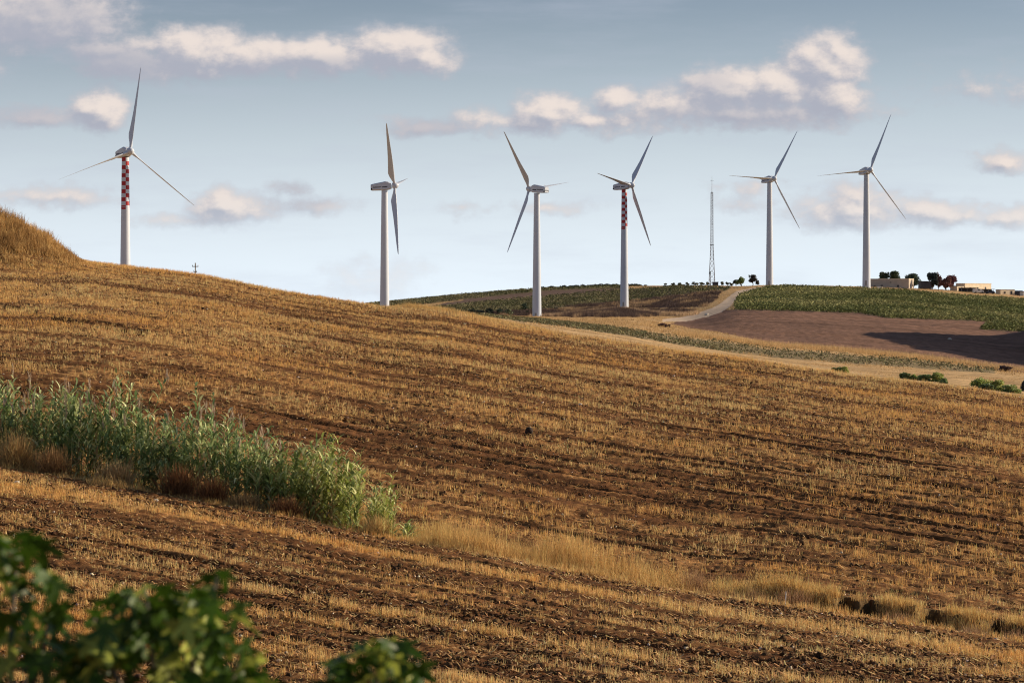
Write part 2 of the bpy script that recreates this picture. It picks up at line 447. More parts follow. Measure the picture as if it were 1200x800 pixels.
def rows(n, a, b): return np.linspace(a, b, n)
fine = np.arange(-70, 1271, 1.9)
gl = -70 - np.cumsum(np.geomspace(6, 700, 26)); gr = 1271 + np.cumsum(np.geomspace(6, 700, 26))
PXG = np.concatenate([gl[::-1], fine, gr])
SOIL = np.array([0.070, 0.028, 0.009]); SOIL2 = np.array([0.23, 0.10, 0.036]); STRAW = np.array([0.72, 0.38, 0.14])

def grid(name, Dfun, nrow, power=1.0):
    t = np.linspace(0, 1, nrow) ** power
    D0_, D1_ = Dfun(PXG)
    Dm = D0_[None, :] * (D1_ / D0_)[None, :] ** t[:, None]
    x = (PXG - CX)[None, :] / F * Dm
    return x, Dm, height(x, Dm)
def quads(nr, nc):
    i = np.arange(nr - 1)[:, None] * nc + np.arange(nc - 1)[None, :]
    return np.stack([i, i + 1, i + 1 + nc, i + nc], -1)

soil_mat = mat_attr('field_soil', .95, bump=(9, .9, .10), spec=.1, noise_var=(2.2, .35))
far_mat = mat_attr('hill_soil', .95, bump=(1.2, .6, .25), spec=.05, noise_var=(.55, .22))

def soilcol(x, y):
    s = straw(x, y)
    n = fbm(x / 1.3, y / 1.3, 4)[..., None]
    c = SOIL * (1 - n) + SOIL2 * n
    lit_ = (s * sst(fbm(x / .35, y / .5, 3), .35, .75))[..., None] * .55
    V, up, px, gd, rd = fieldV(x, y)
    g2 = sst(fbm(x / 20, V / 3, 3), .5, .7)[..., None] * .15
    c = c * (1 - .35 * furrow(x, V, up))[..., None]
    return c * (1 - lit_ - g2 * s[..., None]) + STRAW * lit_ + np.array([.16, .12, .05]) * g2 * s[..., None]

def micro(x, y, z, ends):
    V, up, px, gd, rd = fieldV(x, y)
    d = (fbm(x / .3, y / .4, 3) - .5) * .15 + (fbm(x / 3, V / .6, 3) - .5) * .20 + (fbm(x / 14, V / 2.0, 2) - .5) * .20
    d = d - .16 * furrow(x, V, up)
    f = np.clip(ends, 0, 1)
    return z + d * f

parts = {}
one = np.ones_like(PXG)
# near ground
x, y, z = grid('g', lambda p: (one * 1.0, one * 66.0), 40)
q = quads(*x.shape).reshape(-1, 4)
c = soilcol(x, y)
o = np_mesh('ground', np.stack([x, y, z], -1), q, cols=c.reshape(-1, 3), mat=soil_mat, smooth=True); tag(o, kind='structure')
b = MB(); zb = -1.75
b.add([(-4000, -3000, zb - 1.5), (4000, -3000, zb - 1.5), (4000, 1.0, zb - 1.5), (-4000, 1.0, zb - 1.5)], [(0, 1, 2, 3)])
gm = mat_plain('rear_soil', (.10, .065, .035), .95, .3, .3)
tag(b.build('ground', gm), kind='structure')
# lower field
x, y, z = grid('a', lambda p: (one * 66.0, G_D(p)), 300, .9)
t = np.linspace(0, 1, x.shape[0])[:, None]
z = micro(x, y, z, np.minimum(t * 30, (1 - t) * 40))
o = np_mesh('lower_field', np.stack([x, y, z], -1), quads(*x.shape).reshape(-1, 4), cols=soilcol(x, y).reshape(-1, 3), mat=soil_mat, smooth=True); tag(o, kind='structure')
# ditch
x, y, z = grid('d', lambda p: (G_D(p), G_D(p) + 6), 80)
t = np.linspace(0, 1, x.shape[0])[:, None] * one
z = z + ((fbm(x / .8, y / .6, 4) - .5) * .5 + (fbm(x / .22, y / .22, 3) - .5) * .3) * np.sin(t * math.pi)
n = fbm(x / 1.5, y / .8, 4)[..., None]
c = np.array([.07, .042, .022]) * (1 - n) + np.array([.22, .14, .06]) * n
o = np_mesh('ditch', np.stack([x, y, z], -1), quads(*x.shape).reshape(-1, 4), cols=c.reshape(-1, 3), mat=soil_mat, smooth=True); tag(o, kind='structure')
# upper field
x, y, z = grid('b', lambda p: (G_D(p) + 6, R_D(p)), 520, 1.0)
t = np.linspace(0, 1, x.shape[0])[:, None]
z = micro(x, y, z, np.minimum(t * 40, (1 - t) * 25))
# two short washed-out scars high on the left of the slope
c = soilcol(x, y)
px = CX + F * x / y; py = HY - F * z / y
for (a1, b1, a2, b2, wd) in ((-20, 356, 42, 366, 2.2), (60, 372, 165, 389, 2.6), (130, 383, 172, 391, 3.0)):
    tt = np.clip((px - a1) / (a2 - a1), 0, 1); dd_ = np.abs(py - (b1 + (b2 - b1) * tt)) / wd
    m_ = np.where((px > a1) & (px < a2), np.clip(1.2 - dd_, 0, 1), 0) * (fbm(x / 1.0, y / 2, 3) > .38)
    z = z - m_ * .7
    c = c * (1 - m_[..., None] * .6)
o = np_mesh('upper_field', np.stack([x, y, z], -1), quads(*x.shape).reshape(-1, 4), cols=c.reshape(-1, 3), mat=soil_mat, smooth=True); tag(o, kind='structure')
# far land: the faces are shared out between hills, ploughed field and road
x, y, z = grid('f', lambda p: (R_D(p), one * 1750.0), 560)
Z, px, py = zone(x, y)
base_c = np.array([[.46, .30, .15], [.12, .09, .06], [.185, .108, .080], [.25, .19, .11], [.60, .46, .34], [.16, .125, .075], [.15, .10, .078], [.10, .065, .058], [.50, .335, .175]])  # weed ground darkened to carry the shade of the bank faces
cc = base_c[Z]
n = fbm(x / 14, y / 40, 4)[..., None]; n2 = fbm(x / 3, y / 6, 4)[..., None]
cc = cc * (0.72 + .35 * n + .3 * n2)
# darker streaks and tan wash lines scattered over the ploughed field
pl = Z == 2
ln = sst(fbm(x / 60, y / 5, 3), .56, .68)[..., None]
cc = np.where(pl[..., None], cc * (1 - .22 * ln) + np.array([.03, .015, .008]) * sst(fbm(x / 40 + 7, y / 9, 3), .5, .62)[..., None], cc)
gb = (Z == 8)
cc = np.where(gb[..., None], cc * (1 - .25 * sst(fbm(x / 40, y / 4, 3), .5, .62)[..., None]), cc)
z = z + np.where(pl, (fbm(x / 5, y / 2.0, 3) - .5) * .7, (fbm(x / 5, y / 5, 3) - .5) * np.where(Z == 4, .05, .5)) * sst(y, R_D(px) + 2, R_D(px) + 25)
V3 = np.stack([x, y, z], -1).reshape(-1, 3); C3 = cc.reshape(-1, 3)
Q = quads(*x.shape); zq = Z[:-1, :-1]
def sub(name, mask, mat):
    qq = Q[mask].reshape(-1, 4)
    u, inv = np.unique(qq.ravel(), return_inverse=True)
    o = np_mesh(name, V3[u], inv.reshape(-1, 4), cols=C3[u], mat=mat, smooth=True); tag(o, kind='structure'); return o
sub('dirt_road', zq == 4, far_mat); sub('ploughed_field', zq == 2, far_mat); sub('pale_field', zq == 8, far_mat); sub('hills', (zq != 4) & (zq != 2) & (zq != 8), far_mat)
x, y, z = grid('h', lambda p: (one * 1750.0, one * 25500.0), 40)
o = np_mesh('terrain', np.stack([x, y, z], -1), quads(*x.shape).reshape(-1, 4), cols=np.ones((x.size, 3)) * np.array([.22, .16, .10]), mat=far_mat, smooth=True); tag(o, kind='structure')

# ------------------------------------------------------------------ plant ribbons
def ribbons(Pb, az, tilt, L, wd, curve, segs, c0, c1, prof=None, roll=None):
    N = len(Pb); Pb = np.asarray(Pb, float)
    az = np.broadcast_to(az, N); tilt = np.broadcast_to(tilt, N); L = np.broadcast_to(L, N); wd = np.broadcast_to(wd, N); curve = np.broadcast_to(curve, N)
    d = np.stack([np.cos(az), np.sin(az), np.zeros(N)], -1)
    p = Pb.copy(); pts = [p.copy()]
    for j in range(segs):
        a = tilt + curve * (j + .5) / segs
        p = p + (L / segs)[:, None] * (np.sin(a)[:, None] * d + np.cos(a)[:, None] * np.array([0, 0, 1.0]))
        pts.append(p.copy())
    rl = rng.uniform(0, math.pi, N) if roll is None else roll
    sdir = np.stack([-np.sin(az + rl), np.cos(az + rl), np.zeros(N)], -1)
    if prof is None: prof = [1 - .85 * j / segs for j in range(segs + 1)]
    vs = np.zeros((N, segs + 1, 2, 3)); cs = np.zeros((N, segs + 1, 2, 3))
    c0 = np.broadcast_to(c0, (N, 3)); c1 = np.broadcast_to(c1, (N, 3))
    for j in range(segs + 1):
        hw = (wd * prof[j] / 2)[:, None] * sdir
        vs[:, j, 0] = pts[j] - hw; vs[:, j, 1] = pts[j] + hw
        k = j / segs
        cs[:, j, :] = (c0 * (1 - k) + c1 * k)[:, None, :]
    k = np.arange(segs) * 2
    q = np.stack([k, k + 1, k + 3, k + 2], -1)[None] + (np.arange(N) * (segs + 1) * 2)[:, None, None]
    return vs.reshape(-1, 3), q.reshape(-1, 4), cs.reshape(-1, 3)
def merge(lst):
    V_, Q_, C_ = [], [], []; b_ = 0
    for v_, q_, c_ in lst:
        V_.append(v_); Q_.append(q_ + b_); C_.append(c_); b_ += len(v_)
    return np.concatenate(V_), np.concatenate(Q_), np.concatenate(C_)
def quadcloud(Pc, size, c, flat=0.0, asp=1.5):
    """little leaf faces with random facing"""
    N = len(Pc); nrm = rng.normal(size=(N, 3)); nrm[:, 2] += flat; nrm /= np.linalg.norm(nrm, axis=1)[:, None]
    a = np.cross(nrm, rng.normal(size=(N, 3))); a /= np.linalg.norm(a, axis=1)[:, None]; b_ = np.cross(nrm, a)
    s = np.broadcast_to(size, N)[:, None]
    Pc = np.asarray(Pc)
    v_ = np.stack([Pc - a * s * asp / 2, Pc - b_ * s / 2 + nrm * s * .12, Pc + a * s * asp / 2, Pc + b_ * s / 2 + nrm * s * .12], 1)
    q = np.arange(N * 4).reshape(N, 4)
    cs = np.repeat(np.broadcast_to(c, (N, 3)), 4, axis=0)
    return v_.reshape(-1, 3), q, cs

straw_mat = mat_attr('dry_straw', .75, .28, spec=.25)
leaf_mat = mat_attr('leaf', .45, .28, spec=.35)
far_leaf = mat_attr('far_leaf', .8, .15, spec=.1)

def scatter(px0, px1, D0_, D1_, N):
    """random points, even in world area"""
    u = rng.random(N); D = np.sqrt(D0_ ** 2 + u * (D1_ ** 2 - D0_ ** 2))
    px = rng.uniform(px0, px1, N)
    return (px - CX) / F * D, D, px
def var(c, n, amt=.2, hue=.06):
    c = np.array(c); k = 1 + rng.normal(0, amt, (n, 1)); h = 1 + rng.normal(0, hue, (n, 3))
    return np.clip(c * k * h, .004, .9)

def stubble(name, x, y, B, h, wd, label):
    N = len(x); z = height(x, y) - .03
    xx = np.repeat(x, B) + rng.normal(0, .07, N * B); yy = np.repeat(y, B) + rng.normal(0, .04, N * B); zz = np.repeat(z, B)
    hh = np.repeat(h, B) * rng.uniform(.55, 1.15, N * B)
    tone = np.repeat(np.clip(fbm(x / 9, y / 9, 3) * 2 - .5, 0, 1)[:, None], B, 0)
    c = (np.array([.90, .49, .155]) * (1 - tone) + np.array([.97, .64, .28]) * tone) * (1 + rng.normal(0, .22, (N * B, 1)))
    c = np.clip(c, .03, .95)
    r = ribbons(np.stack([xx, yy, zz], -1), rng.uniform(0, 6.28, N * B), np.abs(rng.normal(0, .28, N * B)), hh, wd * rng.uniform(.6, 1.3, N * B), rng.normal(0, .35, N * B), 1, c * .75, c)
    o = np_mesh(name, r[0], r[1], cols=r[2], mat=straw_mat); tag(o, label, 'stubble', kind='stuff'); return o
# lower field stubble
x, y, px = scatter(-80, 1280, 64, 119, 150000)
V, up, _, gd, rd = fieldV(x, y)
s = straw(x, y); rowm = .55 + .45 * np.cos(V * 2 * math.pi / .62)
k = (y < gd - .2) & (rng.random(len(x)) < (.03 + .97 * s ** 1.3) * rowm * .95 * sst(fbm(x / .8, y / .6, 3), .3, .6))
x, y, s = x[k], y[k], s[k]
stubble('stubble', x, y, 7, (.11 + .19 * s) * (.7 + .8 * fbm(x / .5, y / .5, 2)), .022, 'golden cut straw stubble in bands over the lower brown field')
# upper field stubble
x, y, px = scatter(-60, 1260, 92, 306, 420000)
V, up, _, gd, rd = fieldV(x, y)
s = straw(x, y); rowm = .6 + .4 * np.cos(V * 2 * math.pi / .9)
k = (y > gd + 5.5) & (y < rd + 1.5) & (rng.random(len(x)) < (.03 + .97 * s ** 1.3) * rowm * .95 * sst(fbm(x / 1.1, y / .9, 3), .3, .58))
x, y, s = x[k], y[k], s[k]
stubble('stubble', x, y, 4, (.13 + .17 * s) * (.7 + .8 * fbm(x / .7, y / .9, 2)), .028, 'golden cut straw stubble in bands up the wide brown slope')

# clods and pale stones lying on both fields
def chips(name, x, y, size, c, mat, label, cat):
    N = len(x); z = height(x, y)
    base_ = np.array([[-1, -1, -.5], [1, -1, -.5], [1, 1, -.5], [-1, 1, -.5], [-.6, -.5, .7], [.6, -.6, .6], [.5, .6, .75], [-.5, .6, .6]])
    v_ = base_[None] * (1 + rng.normal(0, .22, (N, 8, 3))) * (size[:, None, None] * .5) * rng.uniform(.6, 1.3, (N, 1, 3))
    a = rng.uniform(0, 6.28, N); ca, sa = np.cos(a)[:, None], np.sin(a)[:, None]
    X = v_[..., 0] * ca - v_[..., 1] * sa + x[:, None]; Y = v_[..., 0] * sa + v_[..., 1] * ca + y[:, None]; Zz = v_[..., 2] + (z + size * .25)[:, None]
    f = np.array([(3, 2, 1, 0), (4, 5, 6, 7), (0, 1, 5, 4), (1, 2, 6, 5), (2, 3, 7, 6), (3, 0, 4, 7)])
    q = (f[None] + (np.arange(N) * 8)[:, None, None]).reshape(-1, 4)
    o = np_mesh(name, np.stack([X, Y, Zz], -1), q, cols=np.repeat(c, 8, 0), mat=mat); tag(o, label, cat, kind='stuff'); return o
x1, y1, p1 = scatter(-60, 1260, 66, 119, 42000); x2, y2, p2 = scatter(-60, 1260, 94, 300, 150000)
gd = G_D(p1); k = (y1 < gd - .4) & (rng.random(len(x1)) > straw(x1, y1) * .6); x1, y1 = x1[k], y1[k]
gd = G_D(p2); k = (y2 > gd + 6) & (y2 < R_D(p2)) & (rng.random(len(x2)) > straw(x2, y2) * .6); x2, y2 = x2[k], y2[k]
x = np.concatenate([x1, x2]); y = np.concatenate([y1, y2])
chips('soil_clods', x, y, np.clip(rng.lognormal(-2.75, .42, len(x)), .03, .22), var([.12, .065, .033], len(x), .35), soil_mat, 'loose dark brown earth clods strewn over the tilled fields', 'earth clods')
x1, y1, p1 = scatter(-60, 1260, 66, 119, 700); x2, y2, p2 = scatter(-60, 1260, 94, 300, 5200)
k1 = y1 < G_D(p1) - .3; k2 = (y2 > G_D(p2) + 6) & (y2 < R_D(p2))
x = np.concatenate([x1[k1], x2[k2]]); y = np.concatenate([y1[k1], y2[k2]])
stone_mat = mat_attr('pale_stone', .8, bump=(14, .4, .03))
chips('pale_stones', x, y, np.clip(rng.lognormal(-2.8, .35, len(x)), .03, .16), var([.55, .47, .37], len(x), .2), stone_mat, 'small pale stones scattered over the brown fields', 'stones')

# loose straw lying flat between the stubble
x1, y1, p1 = scatter(-60, 1260, 66, 119, 90000); x2, y2, p2 = scatter(-60, 1260, 94, 300, 190000)
k1 = (y1 < G_D(p1) - .2) & (rng.random(len(x1)) < .25 + .75 * straw(x1, y1)); k2 = (y2 > G_D(p2) + 5.8) & (y2 < R_D(p2)) & (rng.random(len(x2)) < .25 + .75 * straw(x2, y2))
x = np.concatenate([x1[k1], x2[k2]]); y = np.concatenate([y1[k1], y2[k2]]); N = len(x)
r_ = ribbons(np.stack([x, y, height(x, y) + rng.uniform(.01, .09, N)], -1), rng.uniform(0, 6.28, N), rng.uniform(1.1, 1.6, N), rng.uniform(.08, .26, N), rng.uniform(.02, .06, N), 0, 1,
             var([.84, .47, .20], N, .3), var([.88, .52, .24], N, .3), prof=[1, .8], roll=rng.normal(0, .3, N))
tag(np_mesh('loose_straw', r_[0], r_[1], cols=r_[2], mat=straw_mat), 'loose bits of pale straw lying flat over both brown fields', 'straw', kind='stuff')

# ------------------------------------------------------------------ dry grass along the ditch
def grass(name, x, y, h, dens_b, wd, c_lo, c_hi, label, cat='grass', mat=straw_mat, segs=3, spread=.12, lean=.25, dz_=-.05, cvar=.2):
    N = len(x); B = dens_b; z = height(x, y) + dz_
    xx = np.repeat(x, B) + rng.normal(0, spread, N * B); yy = np.repeat(y, B) + rng.normal(0, spread, N * B)
    c = np.repeat(np.broadcast_to(c_lo, (N, 3)), B, 0); c2 = np.repeat(np.broadcast_to(c_hi, (N, 3)), B, 0)
    k = 1 + rng.normal(0, cvar, (N * B, 1))
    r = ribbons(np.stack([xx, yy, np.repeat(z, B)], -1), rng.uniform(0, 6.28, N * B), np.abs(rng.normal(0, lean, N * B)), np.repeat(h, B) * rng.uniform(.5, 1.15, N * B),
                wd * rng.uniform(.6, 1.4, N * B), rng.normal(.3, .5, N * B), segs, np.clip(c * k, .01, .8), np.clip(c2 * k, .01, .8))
    if name is None: return r
    o = np_mesh(name, r[0], r[1], cols=r[2], mat=mat); tag(o, label, cat, kind='stuff'); return o
N = 16000
px = rng.uniform(-60, 1270, N); off = rng.uniform(-.6, 6.2, N)
off = np.where((px < 190) & (off < 2.2), off - 1.4 * sst(190 - px, 0, 60), off)
D = G_D(px) + off; x = (px - CX) / F * D
n = fbm(x / 2.2, off / 1.5, 3); n2 = fbm(x / 5 + 31, off / 4 + 3, 3)
h = np.interp(px, [-60, 60, 100, 420, 520, 640, 760, 900, 1000, 1100, 1270], [1.15, 1.1, .75, .7, .95, 1.1, .95, .6, .42, .38, .42])
h = np.where((px > 810) & (off < 2.6), h * .45, h) * (.35 + 1.0 * sst(n, .3, .65)) * np.where(off < .3, .35, 1) * np.where(off > 5, .6, 1)
right = sst(px, 780, 960)
k = (rng.random(N) < .35 + .8 * n)
h = np.where((px < 150) & (off < 2.2), h * 1.25, h) * rng.uniform(.45, 1.35, N)
# bare hollows in the bank on the right
holl = np.zeros(N, bool)
for (a, wd_) in ((992, 11), (1020, 13), (1094, 15), (1170, 11)): holl |= (np.abs(px - a) < wd_) & (off > 1.0) & (off < 6.3)
h = np.where(holl, h * .55, h); k &= ~(holl & (rng.random(N) < .9))
red = (sst(n2, .52, .6) * np.where(px > 800, 1, np.where((px > 180) & (px < 370) & (off < 2.5), .9, .12)))[:, None]
grn = (np.where(px > 850, .4, .08) * sst(fbm(x / 3, off + 9, 2), .5, .66) * (off < 2.6))[:, None]
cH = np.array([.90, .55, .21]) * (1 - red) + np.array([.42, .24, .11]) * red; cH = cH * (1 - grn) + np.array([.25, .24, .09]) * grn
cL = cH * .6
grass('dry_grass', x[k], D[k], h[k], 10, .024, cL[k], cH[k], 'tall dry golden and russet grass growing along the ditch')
# bank on the left skyline
N = 13000
px = rng.uniform(-90, 112, N); D = 291 - 42 * rng.random(N) ** 1.5; x = (px - CX) / F * D
n = fbm(x / 2, D / 3, 3)
h = (.35 + 1.1 * sst(n, .35, .7)) * np.interp(px, [-90, 60, 100], [1, 1, .15]) * sst(D, 247 + 14 * fbm(px / 25, px * 0, 3), 268)
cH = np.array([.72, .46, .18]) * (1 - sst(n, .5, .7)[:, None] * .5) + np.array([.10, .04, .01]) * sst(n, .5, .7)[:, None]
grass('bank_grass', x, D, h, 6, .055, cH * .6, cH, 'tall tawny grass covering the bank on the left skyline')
# a few taller dead stalks on that bank
xs = []
for (p_, d_, h_) in ((11, 268, 2.0), (36, 270, 1.3), (52, 268, 1.5), (81, 268, 1.6), (88, 268, 1.3)): xs.append(((p_ - CX) / F * d_, d_, h_))
xs = np.array(xs)
grass('dead_stalks', xs[:, 0], xs[:, 1], xs[:, 2], 5, .04, np.array([.16, .09, .05]), np.array([.22, .13, .07]), 'thin dead weed stalks standing on top of the grassy bank', spread=.25)

def dry_shrub(px, off, w_, h_, c, lab, n=900):
    D = float(G_D(px)) + off; p = W(px, D, -.05); s_ = D / F
    N = n; a = rng.uniform(0, 6.28, N); tl = np.abs(rng.normal(.0, .75, N)); H = h_ * s_
    b0 = np.stack([rng.normal(0, w_ * s_ * .16, N), rng.normal(0, .2, N), rng.uniform(-.05, .35 * H, N)], -1)
    LL = np.minimum(H * rng.uniform(.3, 1.15, N) ** 1.2, w_ * s_ * .6 / np.maximum(np.sin(tl), .2))
    cc_ = np.clip(np.array(c) * (1 + rng.normal(0, .28, (N, 1))), .01, .8)
    r = ribbons(b0, a, tl, LL, .022, rng.normal(.2, .5, N), 3, cc_ * .7, cc_, prof=[.7, 1, .8, .2])
    o = np_mesh('dry_shrub', r[0], r[1], cols=r[2], mat=straw_mat); o.location = p; tag(o, lab, 'shrub', 'dead shrubs along the ditch')
for a_ in ((20, -.6, 45, 40, [.66, .42, .17], 'golden brown shrub at far left under the reeds'), (62, -.4, 50, 30, [.5, .30, .13], 'tawny shrub just right of the golden one below the reeds'),
           (135, -.1, 60, 28, [.62, .42, .2], 'straw coloured shrub at the foot of the tallest reeds'), (210, .2, 55, 36, [.30, .145, .06], 'biggest red brown shrub in front of the middle of the reeds'),
           (248, .2, 50, 30, [.27, .13, .055], 'red brown shrub right of the biggest one before the reeds'), (288, .6, 36, 22, [.5, .33, .15], 'low tawny shrub between the red brown ones'),
           (335, .5, 48, 24, [.30, .15, .065], 'low red brown shrub under the lower end of the reeds'), (440, .5, 40, 26, [.72, .48, .2], 'golden shrub below the separate reed clump'),
           (815, 3.0, 34, 30, [.50, .31, .17], 'dull brown shrub at the left of the rusty group in the ditch'), (848, 2.6, 44, 22, [.42, .25, .13], 'rusty shrub left of the taller one in the ditch'),
           (884, 2.4, 34, 28, [.45, .28, .14], 'rusty shrub in the middle of the ditch group'), (928, 2.8, 52, 30, [.44, .26, .14], 'widest rusty shrub of the ditch group above the white stake'),
           (1052, 2.4, 50, 26, [.42, .24, .13], 'reddish shrub between two dark hollows in the ditch'), (1138, 2.4, 46, 26, [.48, .3, .17], 'reddish shrub left of the last hollow in the ditch'),
           (1194, 2.4, 36, 30, [.40, .23, .13], 'reddish shrub in the ditch at the right edge')):
    dry_shrub(a_[0], a_[1], a_[2] * (1.15 if a_[0] > 800 else 1), a_[3] * (1.0 if a_[0] > 800 else .9), *a_[4:], n=1300)

# ------------------------------------------------------------------ reed stand
def reeds(pxa, pxb, N, hfun, depth, name, label, cat, kind='stuff', dead=.08):
    px = rng.uniform(pxa, pxb, N); off = rng.uniform(depth[0], depth[1], N)
    D = G_D(px) + off; x = (px - CX) / F * D; z0 = height(x, D) - .1
    cl_ = fbm(x / .8 + 5, off / 1.2, 3)
    H = hfun(px) * (.74 + .40 * sst(cl_, .28, .68)) * rng.uniform(.58, 1.18, N)
    lst = []
    yel = np.clip(sst(px, 250, 420) * .7 + rng.normal(0, .2, N), 0, 1)[:, None]
    gcol = np.array([.19, .275, .105]) * (1 - yel) + np.array([.34, .37, .08]) * yel
    dd_ = rng.random(N) < dead
    gcol[dd_] = np.array([.42, .29, .14])
    saz = rng.uniform(0, 6.28, N); stl = np.abs(rng.normal(0, .07, N)); scv = rng.normal(.08, .1, N)
    lst.append(ribbons(np.stack([x, D, z0], -1), saz, stl, H, .035, scv, 4, gcol * .9, gcol * .8, prof=[1, .95, .85, .7, .4], roll=rng.uniform(1.2, 1.9, N)))
    for li in range(19):
        f = .14 + .86 * (li + .5) / 19
        keep = rng.random(N) < (.35 + .65 * f)
        a = stl + scv * f * .5
        hx = x + np.cos(saz) * np.sin(a) * H * f; hy = D + np.sin(saz) * np.sin(a) * H * f; hz = z0 + H * f * np.cos(a)
        laz = saz + (li % 2) * math.pi + rng.normal(0, .6, N)
        LL = (.46 + .40 * math.sin(math.pi * min(f * 1.05, 1))) * rng.uniform(.7, 1.25, N)
        til = rng.uniform(.25, .8, N) * (1.15 - .55 * f)
        cv = rng.uniform(.7, 2.3, N)
        lc = gcol * (1 + rng.normal(0, .28, (N, 1)))
        pale = (rng.random(N) < .36)  # paler leaf colour stands in for bright highlights on the reeds
        lc[pale] = lc[pale] * 1.15 + np.array([.40, .41, .20])
        if f < .35: lc[rng.random(N) < .35] = np.array([.34, .25, .11])
        kk = keep
        lst.append(ribbons(np.stack([hx, hy, hz], -1)[kk], laz[kk], til[kk], LL[kk], (.10 * rng.uniform(.7, 1.3, N))[kk], cv[kk], 4, np.clip(lc[kk], .01, .7), np.clip(lc[kk] * 1.05, .01, .7), prof=[.55, 1, .9, .6, .06], roll=rng.normal(0, .5, kk.sum())))
    # feathery plumes on some of the tall ones
    tall = (H > 3.1) & (rng.random(N) < .16) & (px < 345)
    nt = tall.sum()
    if nt:
        a = stl + scv * .6
        tp = np.stack([x + np.cos(saz) * np.sin(a) * H, D + np.sin(saz) * np.sin(a) * H, z0 + H * np.cos(a) - .1], -1)[tall]
        B = 12
        tpp = np.repeat(tp, B, 0) + np.stack([rng.normal(0, .02, nt * B), rng.normal(0, .02, nt * B), rng.uniform(0, .45, nt * B)], -1)
        lst.append(ribbons(tpp, rng.uniform(0, 6.28, nt * B), rng.uniform(.05, .3, nt * B), .34, .03, .15, 2, np.array([.48, .36, .26]), np.array([.55, .43, .32]), prof=[.5, 1, .2]))
    v_, q_, c_ = merge(lst)
    o = np_mesh(name, v_, q_, cols=c_, mat=leaf_mat); tag(o, label, cat, kind=kind); return o
hf = lambda px: np.interp(px, [-60, 0, 40, 90, 130, 160, 200, 260, 320, 350, 385, 415, 425, 440, 470], [3.1, 3.3, 3.3, 3.6, 3.9, 4.1, 3.9, 3.9, 4.0, 3.5, 3.1, 3.3, 2.6, 2.5, 2.3])
reeds(-70, 420, 820, hf, (1.9, 5.2), 'giant_reeds', 'dense stand of tall grey green giant reeds with pale plumes along the ditch', 'reeds')
t_ = reeds(431, 462, 30, lambda p: np.interp(p, [431, 445, 462], [2.5, 2.9, 2.6]), (1.0, 2.6), 'reed_clump', 'small separate green reed clump at the right end of the reed stand', 'reeds', kind=None, dead=.0)
t_ = reeds(474, 486, 4, lambda p: p * 0 + 1.0, (1.0, 1.6), 'reed_shoot', 'single low green reed shoot in dry grass right of the reeds', 'reed', kind=None, dead=0)

# ------------------------------------------------------------------ far vegetation
def zscatter(px0, px1, D0_, D1_, N, zz):
    x, y, px = scatter(px0, px1, D0_, D1_, N); Z_, px, py = zone(x, y)
    k = np.isin(Z_, zz); return x[k], y[k], px[k], py[k], Z_[k]
# vineyard on the right: rows of vines
def vineyard(px0, px1, D0_, D1_, zz, ang, rowsp, step, name, label, thin, cA, cB, hgt=1.35, lf=11, size=.42):
    ca, sa = math.cos(ang), math.sin(ang)
    ext = 260
    cx_ = ((px0 + px1) / 2 - CX) / F * (D0_ + D1_) / 2; cy_ = (D0_ + D1_) / 2
    ru = np.arange(-420, 420, step); rv = np.arange(-420, 420, rowsp)
    U, Vv = np.meshgrid(ru, rv); U = U.ravel() + rng.normal(0, step * .2, U.size); Vv = Vv.ravel() + rng.normal(0, .12, Vv.size)
    x = cx_ + U * ca - Vv * sa; y = cy_ + U * sa + Vv * ca
    px = CX + F * x / np.maximum(y, 1)
    k = (y > D0_) & (y < D1_) & (px > px0) & (px < px1); x, y = x[k], y[k]
    Z_, px, py = zone(x, y); k = np.isin(Z_, zz) & (rng.random(len(x)) < thin); x, y = x[k], y[k]
    # skip what the crest hides
    n = fbm(x / 16, y / 30, 3)
    B = lf; Nn = len(x)
    hh = hgt * rng.uniform(.7, 1.25, Nn)
    X = np.repeat(x, B) + rng.normal(0, .42, Nn * B); Y = np.repeat(y, B) + rng.normal(0, .42, Nn * B)
    z = np.repeat(height(x, y), B) + np.repeat(hh, B) * rng.uniform(.15, 1.0, Nn * B)
    tone = np.repeat(sst(n, .35, .65), B)[:, None]
    c = (np.array(cA) * (1 - tone) + np.array(cB) * tone) * (1 + rng.normal(0, .3, (Nn * B, 1)))
    r = quadcloud(np.stack([X, Y, z], -1), size * rng.uniform(.6, 1.3, Nn * B), np.clip(c, .008, .5))
    o = np_mesh(name, r[0], r[1], cols=r[2], mat=far_leaf); tag(o, label, 'vineyard', kind='stuff')
    print(name, Nn)
vineyard(845, 1260, 640, 1140, [1], R(62), 2.9, 1.0, 'vineyard_rows', 'dense green vine rows on the right hill above the ploughed field', .97, (.145, .16, .06), (.27, .26, .11))
vineyard(430, 870, 960, 1500, [5], R(20), 3.0, 1.6, 'vineyard_rows', 'sparse green vine rows striping the far left hill', .62, (.12, .12, .06), (.20, .18, .095), 1.0, 6, .5)
